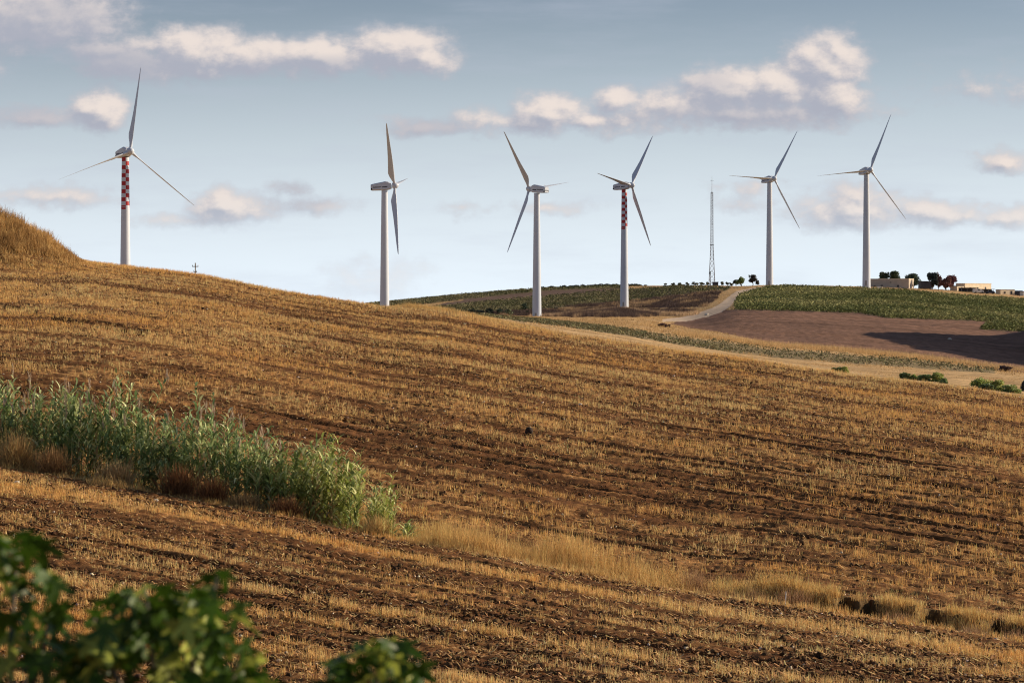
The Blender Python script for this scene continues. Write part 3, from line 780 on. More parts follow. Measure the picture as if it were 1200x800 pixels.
# tan grass, weeds and scrub on the far land
x, y, px, py, Z_ = zscatter(430, 1240, 236, 1450, 150000, [0])
k = rng.random(len(x)) < np.where(y < 700, 1, .55) * sst(fbm(x / 6, y / 12, 3), .25, .6); x, y, px = x[k], y[k], px[k]
cg = np.array([.60, .40, .19]) * (.8 + .4 * fbm(x / 10, y / 22, 3)[:, None])
grass('far_grass', x, y, .25 + .55 * fbm(x / 4, y / 8, 3), 3, .10, cg * .8, cg, 'short tan dry grass on the far slopes beyond the field', segs=2, spread=.3, lean=.35)
x, y, px, py, Z_ = zscatter(430, 1240, 236, 420, 60000, [8])
k = rng.random(len(x)) < .55; x, y = x[k], y[k]
grass('pale_stubble', x, y, np.full(len(x), .14), 3, .04, np.array([.48, .32, .16]), np.array([.60, .41, .21]), 'fine pale stubble on the smooth strip behind the brown slope', 'stubble', segs=1, spread=.25)
x, y, px, py, Z_ = zscatter(520, 1240, 280, 720, 60000, [3])
n = fbm(x / 3, y / 6, 3); k = rng.random(len(x)) < sst(n, .2, .6) * .7; x, y = x[k], y[k]
X = np.repeat(x, 5) + rng.normal(0, .25, len(x) * 5); Y = np.repeat(y, 5) + rng.normal(0, .25, len(x) * 5); Zt = np.repeat(height(x, y), 5) + rng.uniform(.05, .5, len(X))
r = quadcloud(np.stack([X, Y, Zt], -1), rng.uniform(.10, .24, len(X)), var([.20, .18, .095], len(X), .3))
tag(np_mesh('low_scrub', r[0], r[1], cols=r[2], mat=far_leaf), 'low grey green scrub in a strip behind the pale field', 'scrub', kind='stuff')
x, y, px, py, Z_ = zscatter(540, 860, 720, 1260, 60000, [7])
k = rng.random(len(x)) < .8 * sst(fbm(x / 5, y / 14, 3), .2, .5); x, y, px = x[k], y[k], px[k]
cw = np.array([.078, .05, .048]) * (.5 + .9 * fbm(x / 5, y / 9, 3)[:, None]); cw = np.where((fbm(x / 14 + 9, y / 16, 3) > .61)[:, None], cw * 0 + np.array([.42, .28, .16]), cw)  # purplish brown weeds, colour darkened to paint in the bank shade
grass('tall_weeds', x, y, .6 + 1.4 * fbm(x / 5, y / 14, 3), 5, .12, cw * .8, cw + np.array([.03, .02, .01]), 'purplish brown tall weeds on the banks around the turbine bases', 'weeds', segs=2, spread=.45, lean=.3)
# crest of that bank with pale grass heads
N = 2600; px = rng.uniform(620, 818, N); D = np.interp(px, [620, 733, 800, 820], [968, 1013, 860, 850]) + rng.normal(0, 7, N); x = (px - CX) / F * D
grass('pale_grass', x, D, rng.uniform(.6, 1.5, N), 4, .12, np.array([.52, .35, .2]), np.array([.64, .44, .27]), 'pale dry grass heads in a line by the foot of the banded middle turbine', segs=2, spread=.4)
# tufty edge between brown plough land and scrub
N = 5000; t_ = rng.random(N); px = 790 + t_ * 460
edp = np.interp(px, [785, 850, 900, 960, 1060, 1165, 1250], [382, 391, 402, 407.5, 418, 433.5, 440])
Dg = np.interp(px, PXC, stc[:, 1, 0]) + rng.normal(8, 6, N); x = (px - CX) / F * Dg
grass('edge_grass', x, Dg, rng.uniform(.4, 1.1, N), 5, .05, np.array([.5, .33, .15]), np.array([.68, .46, .23]), 'tan grass fringe along the lower edge of the ploughed field', segs=2, spread=.25)
# line of tall tufts on the ridge beside the turbines
N = 2600; px = rng.uniform(452, 640, N); D = R_D(px) + rng.uniform(0, 4, N); x = (px - CX) / F * D
hh = np.interp(px, [452, 478, 500, 560, 640], [.12, .8, .7, .5, .3]) * rng.uniform(.4, 1.1, N)
grass('ridge_grass', x, D, hh, 6, .03, np.array([.56, .36, .14]), np.array([.74, .49, .2]), 'golden grass fringe on the ridge right of the second turbine')

# ------------------------------------------------------------------ trees and shrubs
bark = mat_plain('bark', (.09, .065, .05), .9, .3, 6)
def blob_points(N, blobs):
    wts = np.array([b_[3] ** 2 * b_[4] for b_ in blobs]); wts /= wts.sum()
    pick = rng.choice(len(blobs), N, p=wts); B_ = np.array(blobs)[pick]
    d = rng.normal(size=(N, 3)); d /= np.linalg.norm(d, axis=1)[:, None]
    r_ = rng.random(N) ** .42
    return B_[:, :3] + d * r_[:, None] * np.stack([B_[:, 3], B_[:, 3], B_[:, 4]], -1)
def tree(name, pos, hgt, wid, trunk_h, c, label, cat='tree', group=None, leaf=.3, n=1500, nb=15, mat=far_leaf, spiky=False, cvar=.28, low=0.0):
    root = empty(name, pos); tag(root, label, cat, group)
    m = MB()
    if trunk_h > 0:
        m.tube([(0, 0, -.3), (.05 * wid, 0, trunk_h * .6), (0, .03 * wid, trunk_h + hgt * .12)], [wid * .055, wid * .04, wid * .03], 7)
        for i in range(5):
            a = i * 1.256 + .3; m.tube([(0, 0, trunk_h * .8), (math.cos(a) * wid * .2, math.sin(a) * wid * .2, trunk_h + hgt * .3)], [wid * .025, wid * .012], 5)
    else:
        for i in range(5):
            a = i * 1.256; m.tube([(0, 0, -.2), (math.cos(a) * wid * .25, math.sin(a) * wid * .25, hgt * .5)], [wid * .02, wid * .008], 5)
    m.build('trunk' if trunk_h > 0 else 'stem', bark, root)
    blobs = []
    ch = hgt - trunk_h
    for i in range(nb):
        a = rng.uniform(0, 6.28); rr = wid * .5 * rng.uniform(.05, .72); zc = trunk_h + ch * rng.uniform(.25 - low, .76)
        if spiky: zc = trunk_h + ch * (i + .5) / nb; rr = wid * .22 * rng.random()
        sz = (wid * rng.uniform(.17, .30), ch * rng.uniform(.14, .25))
        blobs.append((math.cos(a) * rr, math.sin(a) * rr, zc, sz[0], sz[1]))
    Pc = blob_points(n, blobs)
    Pc[:, 2] = np.maximum(Pc[:, 2], .05)
    r = quadcloud(Pc, leaf * rng.uniform(.6, 1.3, n), var(np.array(c) * (2.6 if mat is leaf_mat else 1.9), n, cvar))
    np_mesh('crown', r[0], r[1], cols=r[2], mat=mat, parent=root)
    return root
# small olive trees along the far crest
for i, (p_, w_, h_, D_) in enumerate([(779.5, 5, 4.2, 1375), (788.5, 5.5, 6.2, 1370), (797, 7, 6, 1365), (805, 5.5, 4.8, 1360), (814.5, 9, 5.6, 1345), (822.5, 6, 5, 1340), (829, 5, 6.5, 1330), (846, 7, 6, 1300), (852.5, 4, 5.5, 1290), (857.5, 6.5, 5.3, 1280)]):
    pos = W(p_, D_ - 25, -.1); s_ = D_ / F
    lab = ['leftmost and lowest of the little olive trees on the far crest', 'second olive tree from the left on the far crest, tall and narrow', 'third olive tree from the left on the far crest, round crowned',
           'fourth olive tree from the left on the far crest, small and low', 'widest olive tree of the row on the far crest', 'olive tree just left of the one touching the lattice mast', 'olive tree standing directly left of the lattice mast foot',
           'olive tree just right of the dark hut by the mast', 'narrow little olive tree second right of the mast hut', 'olive tree beside the bright green bushy tree on the crest'][i]
    tree('olive_tree', pos, h_ * s_, w_ * s_, h_ * s_ * .18, [.07, .075, .05], lab, group='olive trees in a row on the far crest', leaf=.35, n=420, nb=6)
s_ = 1225 / F
tree('broadleaf_tree', W(868.5, 1215, -.1), 12 * s_, 11.5 * s_, 1 * s_, [.11, .14, .045], 'bright green bushy tree right of the olive row by the dirt road top', leaf=.4, n=1300)
tree('pine_tree', W(862.5, 1230, -.1), 9 * s_, 6 * s_, .8 * s_, [.05, .055, .04], 'low dark bushy tree behind the bright green one', leaf=.4, n=600)
tree('pine_tree', W(882, 1212, -.1), 15.5 * s_, 11 * s_, 4 * s_, [.045, .04, .038], 'dark round tree on a thin trunk at the top of the dirt road', leaf=.4, n=1300)
tree('pine_tree', W(888, 1216, -.1), 7.5 * s_, 5.5 * s_, 1.2 * s_, [.045, .04, .038], 'small dark tree tucked right of the round dark tree', leaf=.35, n=400)
# trees round the farm
s_ = 1175 / F
def ft(name, p_, w_, h_, c, lab, D_=1175, th=.12, **k): return tree(name, W(p_, D_, -.2), h_ * s_, w_ * s_, h_ * s_ * th, c, lab, leaf=.5, n=2600, **k)
ft('pine_tree', 1035.5, 14, 22, [.05, .065, .04], 'dark round pine behind the left half of the long farm shed')
ft('pine_tree', 1048, 15, 22, [.06, .072, .04], 'dark pine behind the right half of the long farm shed')
ft('pine_tree', 1069, 20, 20, [.045, .06, .045], 'dark spreading pine behind the lit end wall of the shed')
ft('cypress_tree', 1092.5, 12, 22, [.035, .045, .042], 'tall dark evergreen left of the reddish tree', D_=1135, nb=10)
ft('purple_leaved_tree', 1099.5, 9, 21, [.10, .065, .065], 'narrow mauve tinted tree between the dark evergreen and the reddish tree', D_=1142)
ft('purple_leaved_tree', 1108, 14, 17, [.125, .065, .06], 'reddish purple leaved tree left of the cream farmhouse', D_=1125)
ft('purple_leaved_tree', 1114.5, 14, 19, [.105, .048, .058], 'tallest reddish purple tree touching the cream farmhouse', D_=1130)
# dark shrubs on the far left slope
for p_, D_, w_, h_, c, lab in ((536, 950, 12, 5.0, [.07, .075, .045], 'leftmost low dark bush of the hedge on the far left slope'),
                               (551, 950, 12, 8.1, [.04, .05, .035], 'dark bush second from the left in the far hedge'),
                               (562, 950, 12, 6.9, [.055, .065, .05], 'greyish bush between two darker ones in the far hedge'),
                               (574, 950, 11, 9.4, [.035, .043, .035], 'large dark bush in the middle of the far hedge'),
                               (585, 950, 9, 10.6, [.032, .042, .032], 'tallest darkest bush of the far hedge'),
                               (596, 950, 14, 10.0, [.10, .115, .07], 'pale green bush at the right end of the far hedge')):
    tree('hedge_bush', W(p_, D_, -.2), h_ * D_ / F, w_ * D_ / F, 0, c, lab, 'bush', 'dark bushes in a hedge on the far left slope', leaf=.4, n=600, low=.15)
for p_, D_, w_, h_, c, lab in ((614.5, 1110, 9.5, 10, [.035, .05, .035], 'round dark green bush just left of the third turbine tower'),
                               (617.5, 1040, 5, 4.5, [.04, .055, .035], 'small dark bush below the round one left of the third tower'),
                               (651.5, 1100, 6, 5, [.045, .06, .04], 'round dark bush just right of the third turbine tower')):
    tree('round_bush', W(p_, D_, -.2), h_ * D_ / F, w_ * D_ / F, 0, c, lab, 'bush', leaf=.4, n=500, low=.15)
tree('hedge_bush', W(745, 1440, -.2), 3.6 * .48, 20 * .48, 0, [.04, .045, .03], 'long low dark hedge on the skyline right of the banded turbine tower', 'bush', leaf=.5, n=900, low=.2)
def hedgerow(px0, px1, D0_, D1_, h_, c, lab):
    p0 = W((px0 + px1) / 2, (D0_ + D1_) / 2); root = empty('hedge', p0); tag(root, lab, 'hedge')
    blobs = []; m = MB()
    for t_ in np.linspace(0, 1, 26):
        q_ = W(px0 + (px1 - px0) * t_, D0_ + (D1_ - D0_) * t_) - p0; k = rng.uniform(.6, 1.2)
        blobs.append((q_.x, q_.y, q_.z + h_ * .45 * k, 1.7, h_ * .5 * k))
    for b_ in blobs[::2]:
        m = MB(); m.tube([(b_[0], b_[1], b_[2] - h_), (b_[0] + .2, b_[1], b_[2])], [.08, .04], 5); m.build('stem', bark, root)
    Pc = blob_points(3000, blobs); r = quadcloud(Pc, .45, var(c, 3000, .25)); np_mesh('crown', r[0], r[1], cols=r[2], mat=far_leaf, parent=root)
hedgerow(636, 726, 1495, 1452, 1.7, [.035, .04, .025], 'long thin dark hedge on the skyline left of the banded turbine tower')
tree('hedge_bush', W(756.5, 1430, -.2), 2.2 * .48, 5 * .48, 0, [.05, .04, .035], 'tiny dark bush on the skyline right of the low hedge', 'bush', leaf=.4, n=200, low=.2)
for p_, D_, w_, h_, c, lab in ((776, 560, 11, 6, [.06, .035, .035], 'left half of the dark purple thorn bush in tan grass below the road'),
                               (782, 555, 8, 5, [.07, .04, .04], 'right half of the dark purple thorn bush in tan grass below the road'),
                               (1178, 385, 18, 9, [.065, .045, .045], 'dark purple thorn bush at the lower right corner of the ploughed field')):
    tree('thorn_bush', W(p_, D_, -.15), h_ * D_ / F, w_ * D_ / F, 0, c, lab, 'bush', leaf=.16, n=1600, low=.2)
for p_, D_, w_, h_, c, lab in ((981, 226, 10, 6, [.07, .09, .035], 'small dark green bush leftmost at the edge of the pale field'),
                               (991, 225, 9, 7, [.16, .17, .05], 'small yellow green bush beside the dark one at the pale field edge'),
                               (1060, 219, 9, 8, [.075, .10, .04], 'leftmost bush of the middle bush row behind the slope'),
                               (1071, 219, 14, 6.5, [.11, .13, .04], 'low bush second in the middle bush row behind the slope'),
                               (1084, 218, 13, 7.5, [.08, .105, .04], 'darker bush third in the middle bush row behind the slope'),
                               (1099, 218, 14, 10.5, [.14, .16, .05], 'tallest yellow green bush of the middle bush row'),
                               (1107, 216, 10, 6, [.10, .13, .055], 'low bush at the right end of the middle bush row'),
                               (1150, 213, 22, 13, [.13, .15, .04], 'bulky yellow green bush at the right edge behind the slope'),
                               (1157, 209, 12, 7, [.06, .08, .035], 'small dark bush in front of the bulky yellow green bush'),
                               (1170, 211, 16, 11, [.18, .19, .06], 'pale yellow green bush right of the bulky one'),
                               (1186, 210, 20, 9, [.12, .14, .05], 'low sprawling bush next to the right edge of the frame'),
                               (1201, 222, 9, 12, [.03, .035, .035], 'dark shrub cut by the right edge of the frame')):
    tree('bramble_bush', W(p_, D_, -.15), h_ * D_ / F * 1.45, w_ * D_ / F * 1.25, 0, c, lab, 'bush', 'green bushes behind the brown slope on the right', leaf=.11, n=2000, low=.2, mat=leaf_mat)

# ------------------------------------------------------------------ wind turbines
white = mat_plain('turbine_white', (.58, .63, .73), .42, .07, .35, streak=(1, 1, .25))
redp = mat_plain('turbine_red', (.40, .015, .02), .5, .12, .5)
darkp = mat_plain('turbine_dark_marking', (.02, .022, .04), .6, .1, 1)
mastm = mat_plain('mast_steel', (.16, .11, .105), .6, .15, 3, metal=.2)
steel = mat_plain('galvanised_steel', (.30, .30, .31), .5, .12, 3, metal=.4)
HUB = 49.0
def tower_mesh(banded, phase, name='tower'):
    m = MB(); n = 36
    zs = [-3, 0, 6, 12, 18, 24, 30]; step = 1.21; top = HUB - 1.45
    bz = [top - step * k for k in range(13, -1, -1)]
    zs = [z_ for z_ in zs if z_ < bz[0] - .5] + bz
    rad = lambda z_: 1.72 + (1.06 - 1.72) * max(z_, 0) / HUB
    for i in range(len(zs) - 1):
        for k in range(n):
            a0, a1 = 2 * math.pi * k / n + phase, 2 * math.pi * (k + 1) / n + phase
            mi = 0
            if banded and zs[i] >= bz[0] - .01:
                bi = int(round((zs[i] - bz[0]) / step)); mi = 1 if (bi + k // 9) % 2 == 0 else 0
            r0, r1 = rad(zs[i]), rad(zs[i + 1])
            m.add([(math.cos(a0) * r0, math.sin(a0) * r0, zs[i]), (math.cos(a1) * r0, math.sin(a1) * r0, zs[i]),
                   (math.cos(a1) * r1, math.sin(a1) * r1, zs[i + 1]), (math.cos(a0) * r1, math.sin(a0) * r1, zs[i + 1])], [(0, 1, 2, 3)], mi, True)
    for z_ in (16.5, 32.5):   # flange seams
        rr = rad(z_) + .02
        m.loft([[(math.cos(2 * math.pi * k / n) * rr, math.sin(2 * math.pi * k / n) * rr, z_ + dz_) for k in range(n)] for dz_ in (-.06, .06)], 0)
    # concrete collar
    return m
def nacelle_mesh():
    m = MB(); rings = []
    for (u, zl, zh, wv) in ((-4.7, -1.05, .85, 1.15), (-4.5, -1.15, .98, 1.25), (-2.0, -1.3, 1.35, 1.3), (.6, -1.35, 1.68, 1.3), (1.4, -1.25, 1.5, 1.22), (2.35, -.95, .98, .95)):
        c_ = .28
        rings.append([(wv - c_, u, zl), (wv, u, zl + c_), (wv, u, zh - c_), (wv - c_ * 1.3, u, zh), (-wv + c_ * 1.3, u, zh), (-wv, u, zh - c_), (-wv, u, zl + c_), (-wv + c_, u, zl)])
    m.loft(rings, 0, sm=False)
    m.box((0, -3.6, 1.35), (.08, .08, .9)); m.box((0, -3.6, 1.75), (.7, .06, .06))     # wind vane on the roof
    return m
def marking_mesh():
    m = MB()
    for sx in (-1, 1):
        # dark lettering-like row ending in a bar, and the vent at the rear
        xs_ = 1.30
        m.box((sx * 1.27, -2.6, -.28), (.06, 2.6, .12)); m.box((sx * 1.30, .15, -.28), (.05, 1.9, .3))
        for k in range(7): m.box((sx * 1.30, -3.6 + k * .38, -.12), (.06, .2, .26 if k % 2 else .4))
        m.box((sx * 1.22, -4.45, -.7), (.1, .55, .62))
    m.box((0, -4.71, -.28), (2.1, .06, .3))
    return m
def hub_mesh():
    m = MB(); rings = []
    for (u, r_) in ((-.75, .95), (-.4, 1.15), (.3, 1.18), (.8, .98), (1.2, .62), (1.42, .22)):
        rings.append([(math.cos(2 * math.pi * k / 20) * r_, u, math.sin(2 * math.pi * k / 20) * r_) for k in range(20)])
    return m.loft(rings)
def blade_mesh():
    """span along +z, leading edge towards +y (feathered into the wind)"""
    m = MB(); rings = []
    for (r_, ch, th, tw) in ((.5, .95, .95, 0), (1.6, .95, .9, 0), (2.8, 1.3, .72, 16), (4.0, 1.85, .5, 16), (5.4, 2.2, .40, 14), (8, 1.95, .31, 10), (12, 1.55, .22, 6), (17, 1.12, .15, 3), (22, .72, .09, 1), (25, .42, .05, 0), (25.85, .2, .03, 0), (26.0, .06, .015, 0)):
        ring = []
        lead = .30 * ch if ch > 1 else .5 * ch * (1 if r_ < 2 else .6)
        lead = min(lead, .48)
        tw = R(tw + 3)
        for k in range(14):
            a = 2 * math.pi * k / 14
            yy = lead - ch / 2 + math.cos(a) * ch / 2
            f = 1 if r_ < 2 else (1.15 * (yy - (lead - ch)) / ch) ** .6 if yy > lead - ch else 0
            xx = math.sin(a) * th / 2 * min(f, 1.0)
            ring.append((xx * math.cos(tw) - yy * math.sin(tw), xx * math.sin(tw) + yy * math.cos(tw), r_))
        rings.append(ring)
    return m.loft(rings)
def door_mesh():
    m = MB(); m.box((0, -1.72, 1.9), (.9, .1, 2.1)); m.box((0, -1.78, 1.9), (.75, .04, 1.9), mi=1)
    return m
def stair_mesh():
    m = MB()
    for k in range(4): m.box((0, -2.1 - k * .28, .75 - k * .22), (1.0, .28, .05))
    for sx in (-.5, .5): m.tube([(sx, -2.0, 1.8), (sx, -3.1, .95)], .03, 6); m.tube([(sx, -3.1, -.1), (sx, -3.1, .95)], .03, 6); m.tube([(sx, -2.0, .2), (sx, -2.0, 1.8)], .03, 6)
    return m
TURB = [  # hub px, hub py, D, yaw, psi, banded, label
    (152.6, 177.3, 772.0, 33.1, 8.5, True, 'red and white banded turbine at far left, nearest and largest of the six'),
    (462.4, 217.5, 885.5, 83.9, 81.8, False, 'plain white turbine seen side on, one blade straight up, second from the left'),
    (620.5, 221.3, 957.3, -128.4, 37.6, False, 'plain white turbine whose rotor faces away to the left, third from the left'),
    (740.2, 217.1, 1018.0, 53.9, 38.0, True, 'red and white banded turbine left of the lattice mast'),
    (907.2, 209.4, 1163.2, 30.6, 31.3, False, 'plain white turbine on the hill just right of the lattice mast'),
    (1020.0, 199.3, 1075.6, 20.3, 23.1, False, 'plain white turbine at far right beside the farm sheds')]
tow_p, tow_b = None, None
TM = {}
protos = {}
for (hx, hy, D, yaw, psi, banded, lab) in TURB:
    phi = R(yaw)
    hub = Vector(((hx - CX) / F * D, D, (HY - hy) / F * D))
    ah = Vector((math.sin(phi), -math.cos(phi), 0)); tl = R(4)
    a = Vector((math.sin(phi) * math.cos(tl), -math.cos(phi) * math.cos(tl), math.sin(tl)))
    bx = hub - a * 3.5
    root = empty('wind_turbine', (bx.x, bx.y, hub.z - .25 - HUB)); tag(root, lab, 'wind turbine', 'wind turbines standing along the hills')
    view = math.atan2(bx.x, bx.y)
    key = banded
    if key not in TM:
        TM[key] = tower_mesh(banded, 0).build('tower', [white, redp], root).data
        tw_o = root.children[0]
    else:
        tw_o = bpy.data.objects.new('tower', TM[key]); col.objects.link(tw_o); tw_o.parent = root
    tw_o.rotation_euler = (0, 0, R(14) if banded else 0)
    if 'n' not in protos:
        protos['n'] = nacelle_mesh().build('nacelle', white).data; protos['h'] = hub_mesh().build('rotor_hub', white).data
        protos['m'] = marking_mesh().build('nacelle_marking', darkp).data; protos['b'] = blade_mesh().build('blade', white).data
        protos['d'] = door_mesh().build('door', [white, steel]).data; protos['s'] = stair_mesh().build('stair', steel).data
        for o_ in list(col.objects):
            if o_.data in protos.values(): bpy.data.objects.remove(o_)
    def ch(nm, key_, par):
        o_ = bpy.data.objects.new(nm, protos[key_]); col.objects.link(o_); o_.parent = par; return o_
    dr = ch('door', 'd', tw_o); st = ch('stair', 's', root)
    dr.rotation_euler = (0, 0, -tw_o.rotation_euler[2] - R(14)); st.rotation_euler = (0, 0, -R(14))
    nc = ch('nacelle', 'n', root)
    e1 = Vector((math.cos(phi), math.sin(phi), 0)); up_ = e1.cross(a)
    if up_.z < 0: up_ = -up_
    nc.matrix_local = Matrix.Translation((0, 0, HUB)) @ Matrix((( -e1.x, a.x, up_.x), (-e1.y, a.y, up_.y), (-e1.z, a.z, up_.z))).to_4x4()
    mk = ch('nacelle_marking', 'm', nc)
    hb = ch('rotor_hub', 'h', root)
    off_ = hub - Vector(root.location)
    hb.matrix_local = Matrix.Translation(off_) @ Matrix(((-e1.x, a.x, up_.x), (-e1.y, a.y, up_.y), (-e1.z, a.z, up_.z))).to_4x4()
    cone = R(2.5)
    for i in range(3):
        s_ = R(psi) + i * 2 * math.pi / 3
        rd_ = (up_ * math.cos(s_) + e1 * math.sin(s_)) * math.cos(cone) + a * math.sin(cone)
        aa = (a - rd_ * a.dot(rd_)).normalized(); tt = aa.cross(rd_)
        bl = ch('blade', 'b', root)
        bl.matrix_local = Matrix.Translation(off_) @ Matrix(((tt.x, aa.x, rd_.x), (tt.y, aa.y, rd_.y), (tt.z, aa.z, rd_.z))).to_4x4()

# ------------------------------------------------------------------ lattice mast
def beam(m, p, q, r_): m.tube([p, q], r_, 4)
mp = W(834.3, 1295, 0); k_ = 1295 / F
root = empty('lattice_mast', mp); tag(root, 'slim grey lattice radio mast between the fourth and fifth turbines', 'mast')
H1 = (337 - 289) * k_; H2 = (337 - 227) * k_; H3 = (337 - 208) * k_
wf = lambda z_: (1.55 - (1.55 - .62) * z_ / H1) if z_ < H1 else .62 - .12 * (z_ - H1) / (H2 - H1)
m = MB()
for sx, sy in ((-1, -1), (1, -1), (1, 1), (-1, 1)):
    m.tube([(sx * wf(0), sy * wf(0), -.5), (sx * wf(H1), sy * wf(H1), H1), (sx * wf(H2), sy * wf(H2), H2)], .085, 5)
m.build('mast_legs', mastm, root)
m = MB(); zz_ = 0
while zz_ < H2 - .5:
    st_ = 1.9 * wf(zz_) + .3; z2 = min(zz_ + st_, H2); a_, b_ = wf(zz_), wf(z2)
    C4 = ((-1, -1), (1, -1), (1, 1), (-1, 1))
    for i in range(4):
        p, q = C4[i], C4[(i + 1) % 4]
        beam(m, (p[0] * a_, p[1] * a_, zz_), (q[0] * b_, q[1] * b_, z2), .042)
        beam(m, (q[0] * a_, q[1] * a_, zz_), (p[0] * b_, p[1] * b_, z2), .042)
        beam(m, (p[0] * b_, p[1] * b_, z2), (q[0] * b_, q[1] * b_, z2), .04)
    zz_ = z2
m.build('mast_bracing', mastm, root)
m = MB(); m.box((0, 0, H1), (1.9, 1.9, .35)); m.build('platform', steel, root)
m = MB(); m.tube([(0, 0, H2 - 1), (0, 0, H3)], [.10, .04], 6); m.tube([(-.9, 0, H3 - 2.4), (.9, 0, H3 - 2.4)], .05, 5); m.tube([(0, -.7, H3 - 2.4), (0, .7, H3 - 2.4)], .05, 5); m.build('antenna', steel, root)
m = MB(); m.box((-1.2, -1.3, 6.5), (.8, .4, .9)); m.tube([(-1.2, -1.55, 6.5), (-1.2, -1.3, 6.5)], .42, 12); m.build('dish', steel, root)

hutm = mat_plain('hut_grey', (.07, .075, .095), .7, .15, 1)
roofd = mat_plain('dark_roof', (.05, .055, .07), .7, .2, 1)
root = empty('equipment_hut', W(838.3, 1288)); tag(root, 'small dark grey equipment hut at the foot of the lattice mast', 'hut')
m = MB(); m.box((0, 0, .95), (2.8, 2.4, 2.1)); m.build('wall', hutm, root)
m = MB(); m.box((0, 0, 2.08), (3.1, 2.7, .16)); m.build('roof', roofd, root)
m = MB(); m.box((.5, -1.22, .95), (.8, .05, 1.8)); m.build('door', roofd, root)

wood = mat_plain('pole_wood', (.12, .095, .08), .85, .2, 3); conc = mat_plain('pole_concrete', (.33, .33, .34), .8, .15, 2)
def upole(px, D, h_, r_, arms, lab, mat, box_=None):
    root = empty('utility_pole', W(px, D, -.3)); tag(root, lab, 'pole')
    m = MB(); m.tube([(0, 0, 0), (0, 0, h_)], [r_, r_ * .65], 10); m.build('pole', mat, root)
    for (z_, w_) in arms:
        m = MB(); m.box((0, -.12, h_ - z_), (w_, .1, .12)); ca_ = m.build('crossarm', mat, root)
        for sx in (-.42, .42):
            m = MB(); m.tube([(sx * w_ * 1.08, -.12, h_ - z_ + .06), (sx * w_ * 1.08, -.12, h_ - z_ + .26)], [.07, .05], 6)
            m.build('insulator', steel, ca_)
    if box_:
        m = MB(); m.box((-.25, -.1, h_ - box_), (.55, .4, .7)); m.build('transformer_box', hutm, root)
    return root
upole(229, 420, (HY - 308) / F * 420 - float(W(229, 420).z) + .3, .15, [(.6, 1.0), (1.5, .55)], 'lone pole with crossarms poking above the field ridge at left', conc)
upole(832.6, 1150, 9.2, .16, [], 'wooden pole standing just in front of the lattice mast', wood, .6)

# ------------------------------------------------------------------ farm buildings
cream = mat_plain('cream_render', (.76, .64, .48), .85, .14, .6); beige = mat_plain('beige_render', (.50, .42, .35), .85, .14, .5)
glassd = mat_plain('dark_opening', (.025, .025, .035), .3, .1, 2); rustm = mat_plain('rust_frame', (.25, .12, .08), .7, .2, 3)
whitew = mat_plain('white_paint', (.75, .73, .70), .6, .06, 2)
def building(name, px, D, L, Wd, H, rz, wm, rm, lab, cat, wins=(), end_wins=(), over=.15, rt=.18, extra=None, dz_=0.0):
    root = empty(name, W(px, D, dz_), R(rz)); tag(root, lab, cat)
    m = MB(); m.box((0, 0, H / 2 - .6), (L, Wd, H + 1.2)); m.build('wall', wm, root)
    m = MB(); m.box((0, 0, H + rt / 2), (L + over * 2, Wd + over * 2, rt))
    if not over == .15: pass
    m.build('roof', rm, root)
    for (u, z_, ww, hh) in wins:
        m = MB(); m.box((u, -Wd / 2 - .02, z_), (ww + .2, .08, hh + .2)); f_ = m.build('window', rustm if False else wm, root)
        m = MB(); m.box((u, -Wd / 2 - .065, z_), (ww, .03, hh)); m.build('pane', glassd, f_)
    for (u, z_, ww, hh) in end_wins:
        m = MB(); m.box((L / 2 + .02, u, z_), (.08, ww + .2, hh + .2)); f_ = m.build('window', rustm, root)
        m = MB(); m.box((L / 2 + .065, u, z_), (.03, ww, hh)); m.build('pane', glassd, f_)
    return root
# long shed: nearest corner at px 1065
a_ = R(-20); L_, W_ = 17.5, 11.5; D_ = 1128
cxn = (1065 - CX) / F * D_; lx, ly = L_ / 2, -W_ / 2
cx0 = cxn - (lx * math.cos(a_) - ly * math.sin(a_)); cy0 = D_ - (lx * math.sin(a_) + ly * math.cos(a_))
building('farm_shed', CX + F * cx0 / cy0, cy0, L_, W_, 4.0, -20, beige, cream, 'long low beige flat roofed shed beside the last turbine', 'shed',
         wins=[(-6.5, .9, .8, .6), (-3.3, 1.2, .9, .5), (4.0, .95, .8, .9), (.6, 2.6, .7, .35)], end_wins=[(-2.6, 1.4, 1.3, .9), (2.8, 1.4, 1.3, .9)], over=.08, rt=.25, dz_=-.2)
building('dark_shed', 1084, 1150, 5.0, 4, 3.4, 10, hutm, roofd, 'dark lean to shed between the long shed and the evergreen', 'shed', wins=[], over=.2)
m = MB(); m.box((0, 0, .35), (2.1, 1.2, .7)); m.box((0, 0, .72), (2.2, 1.3, .08)); o = m.build('concrete_block', whitew); o.location = W(1031, 1085, -.05); tag(o, 'small white concrete block in front of the long shed', 'block')
building('farmhouse', 1141, 1150, 19, 5, 3.6, 42, cream, cream, 'cream flat roofed farmhouse right of the reddish trees', 'house', wins=[(-5.5, 1.5, .9, 1.0), (-.5, 1.5, .9, 1.0), (5.3, 1.2, 1.0, 2.0)], over=.12, rt=.2)
building('farm_annex', 1121.5, 1128, 4.5, 4, 2.1, 40, cream, roofd, 'low cream annex in front of the left end of the farmhouse', 'outbuilding', wins=[(.8, 1.0, .7, 1.5)], over=.15)
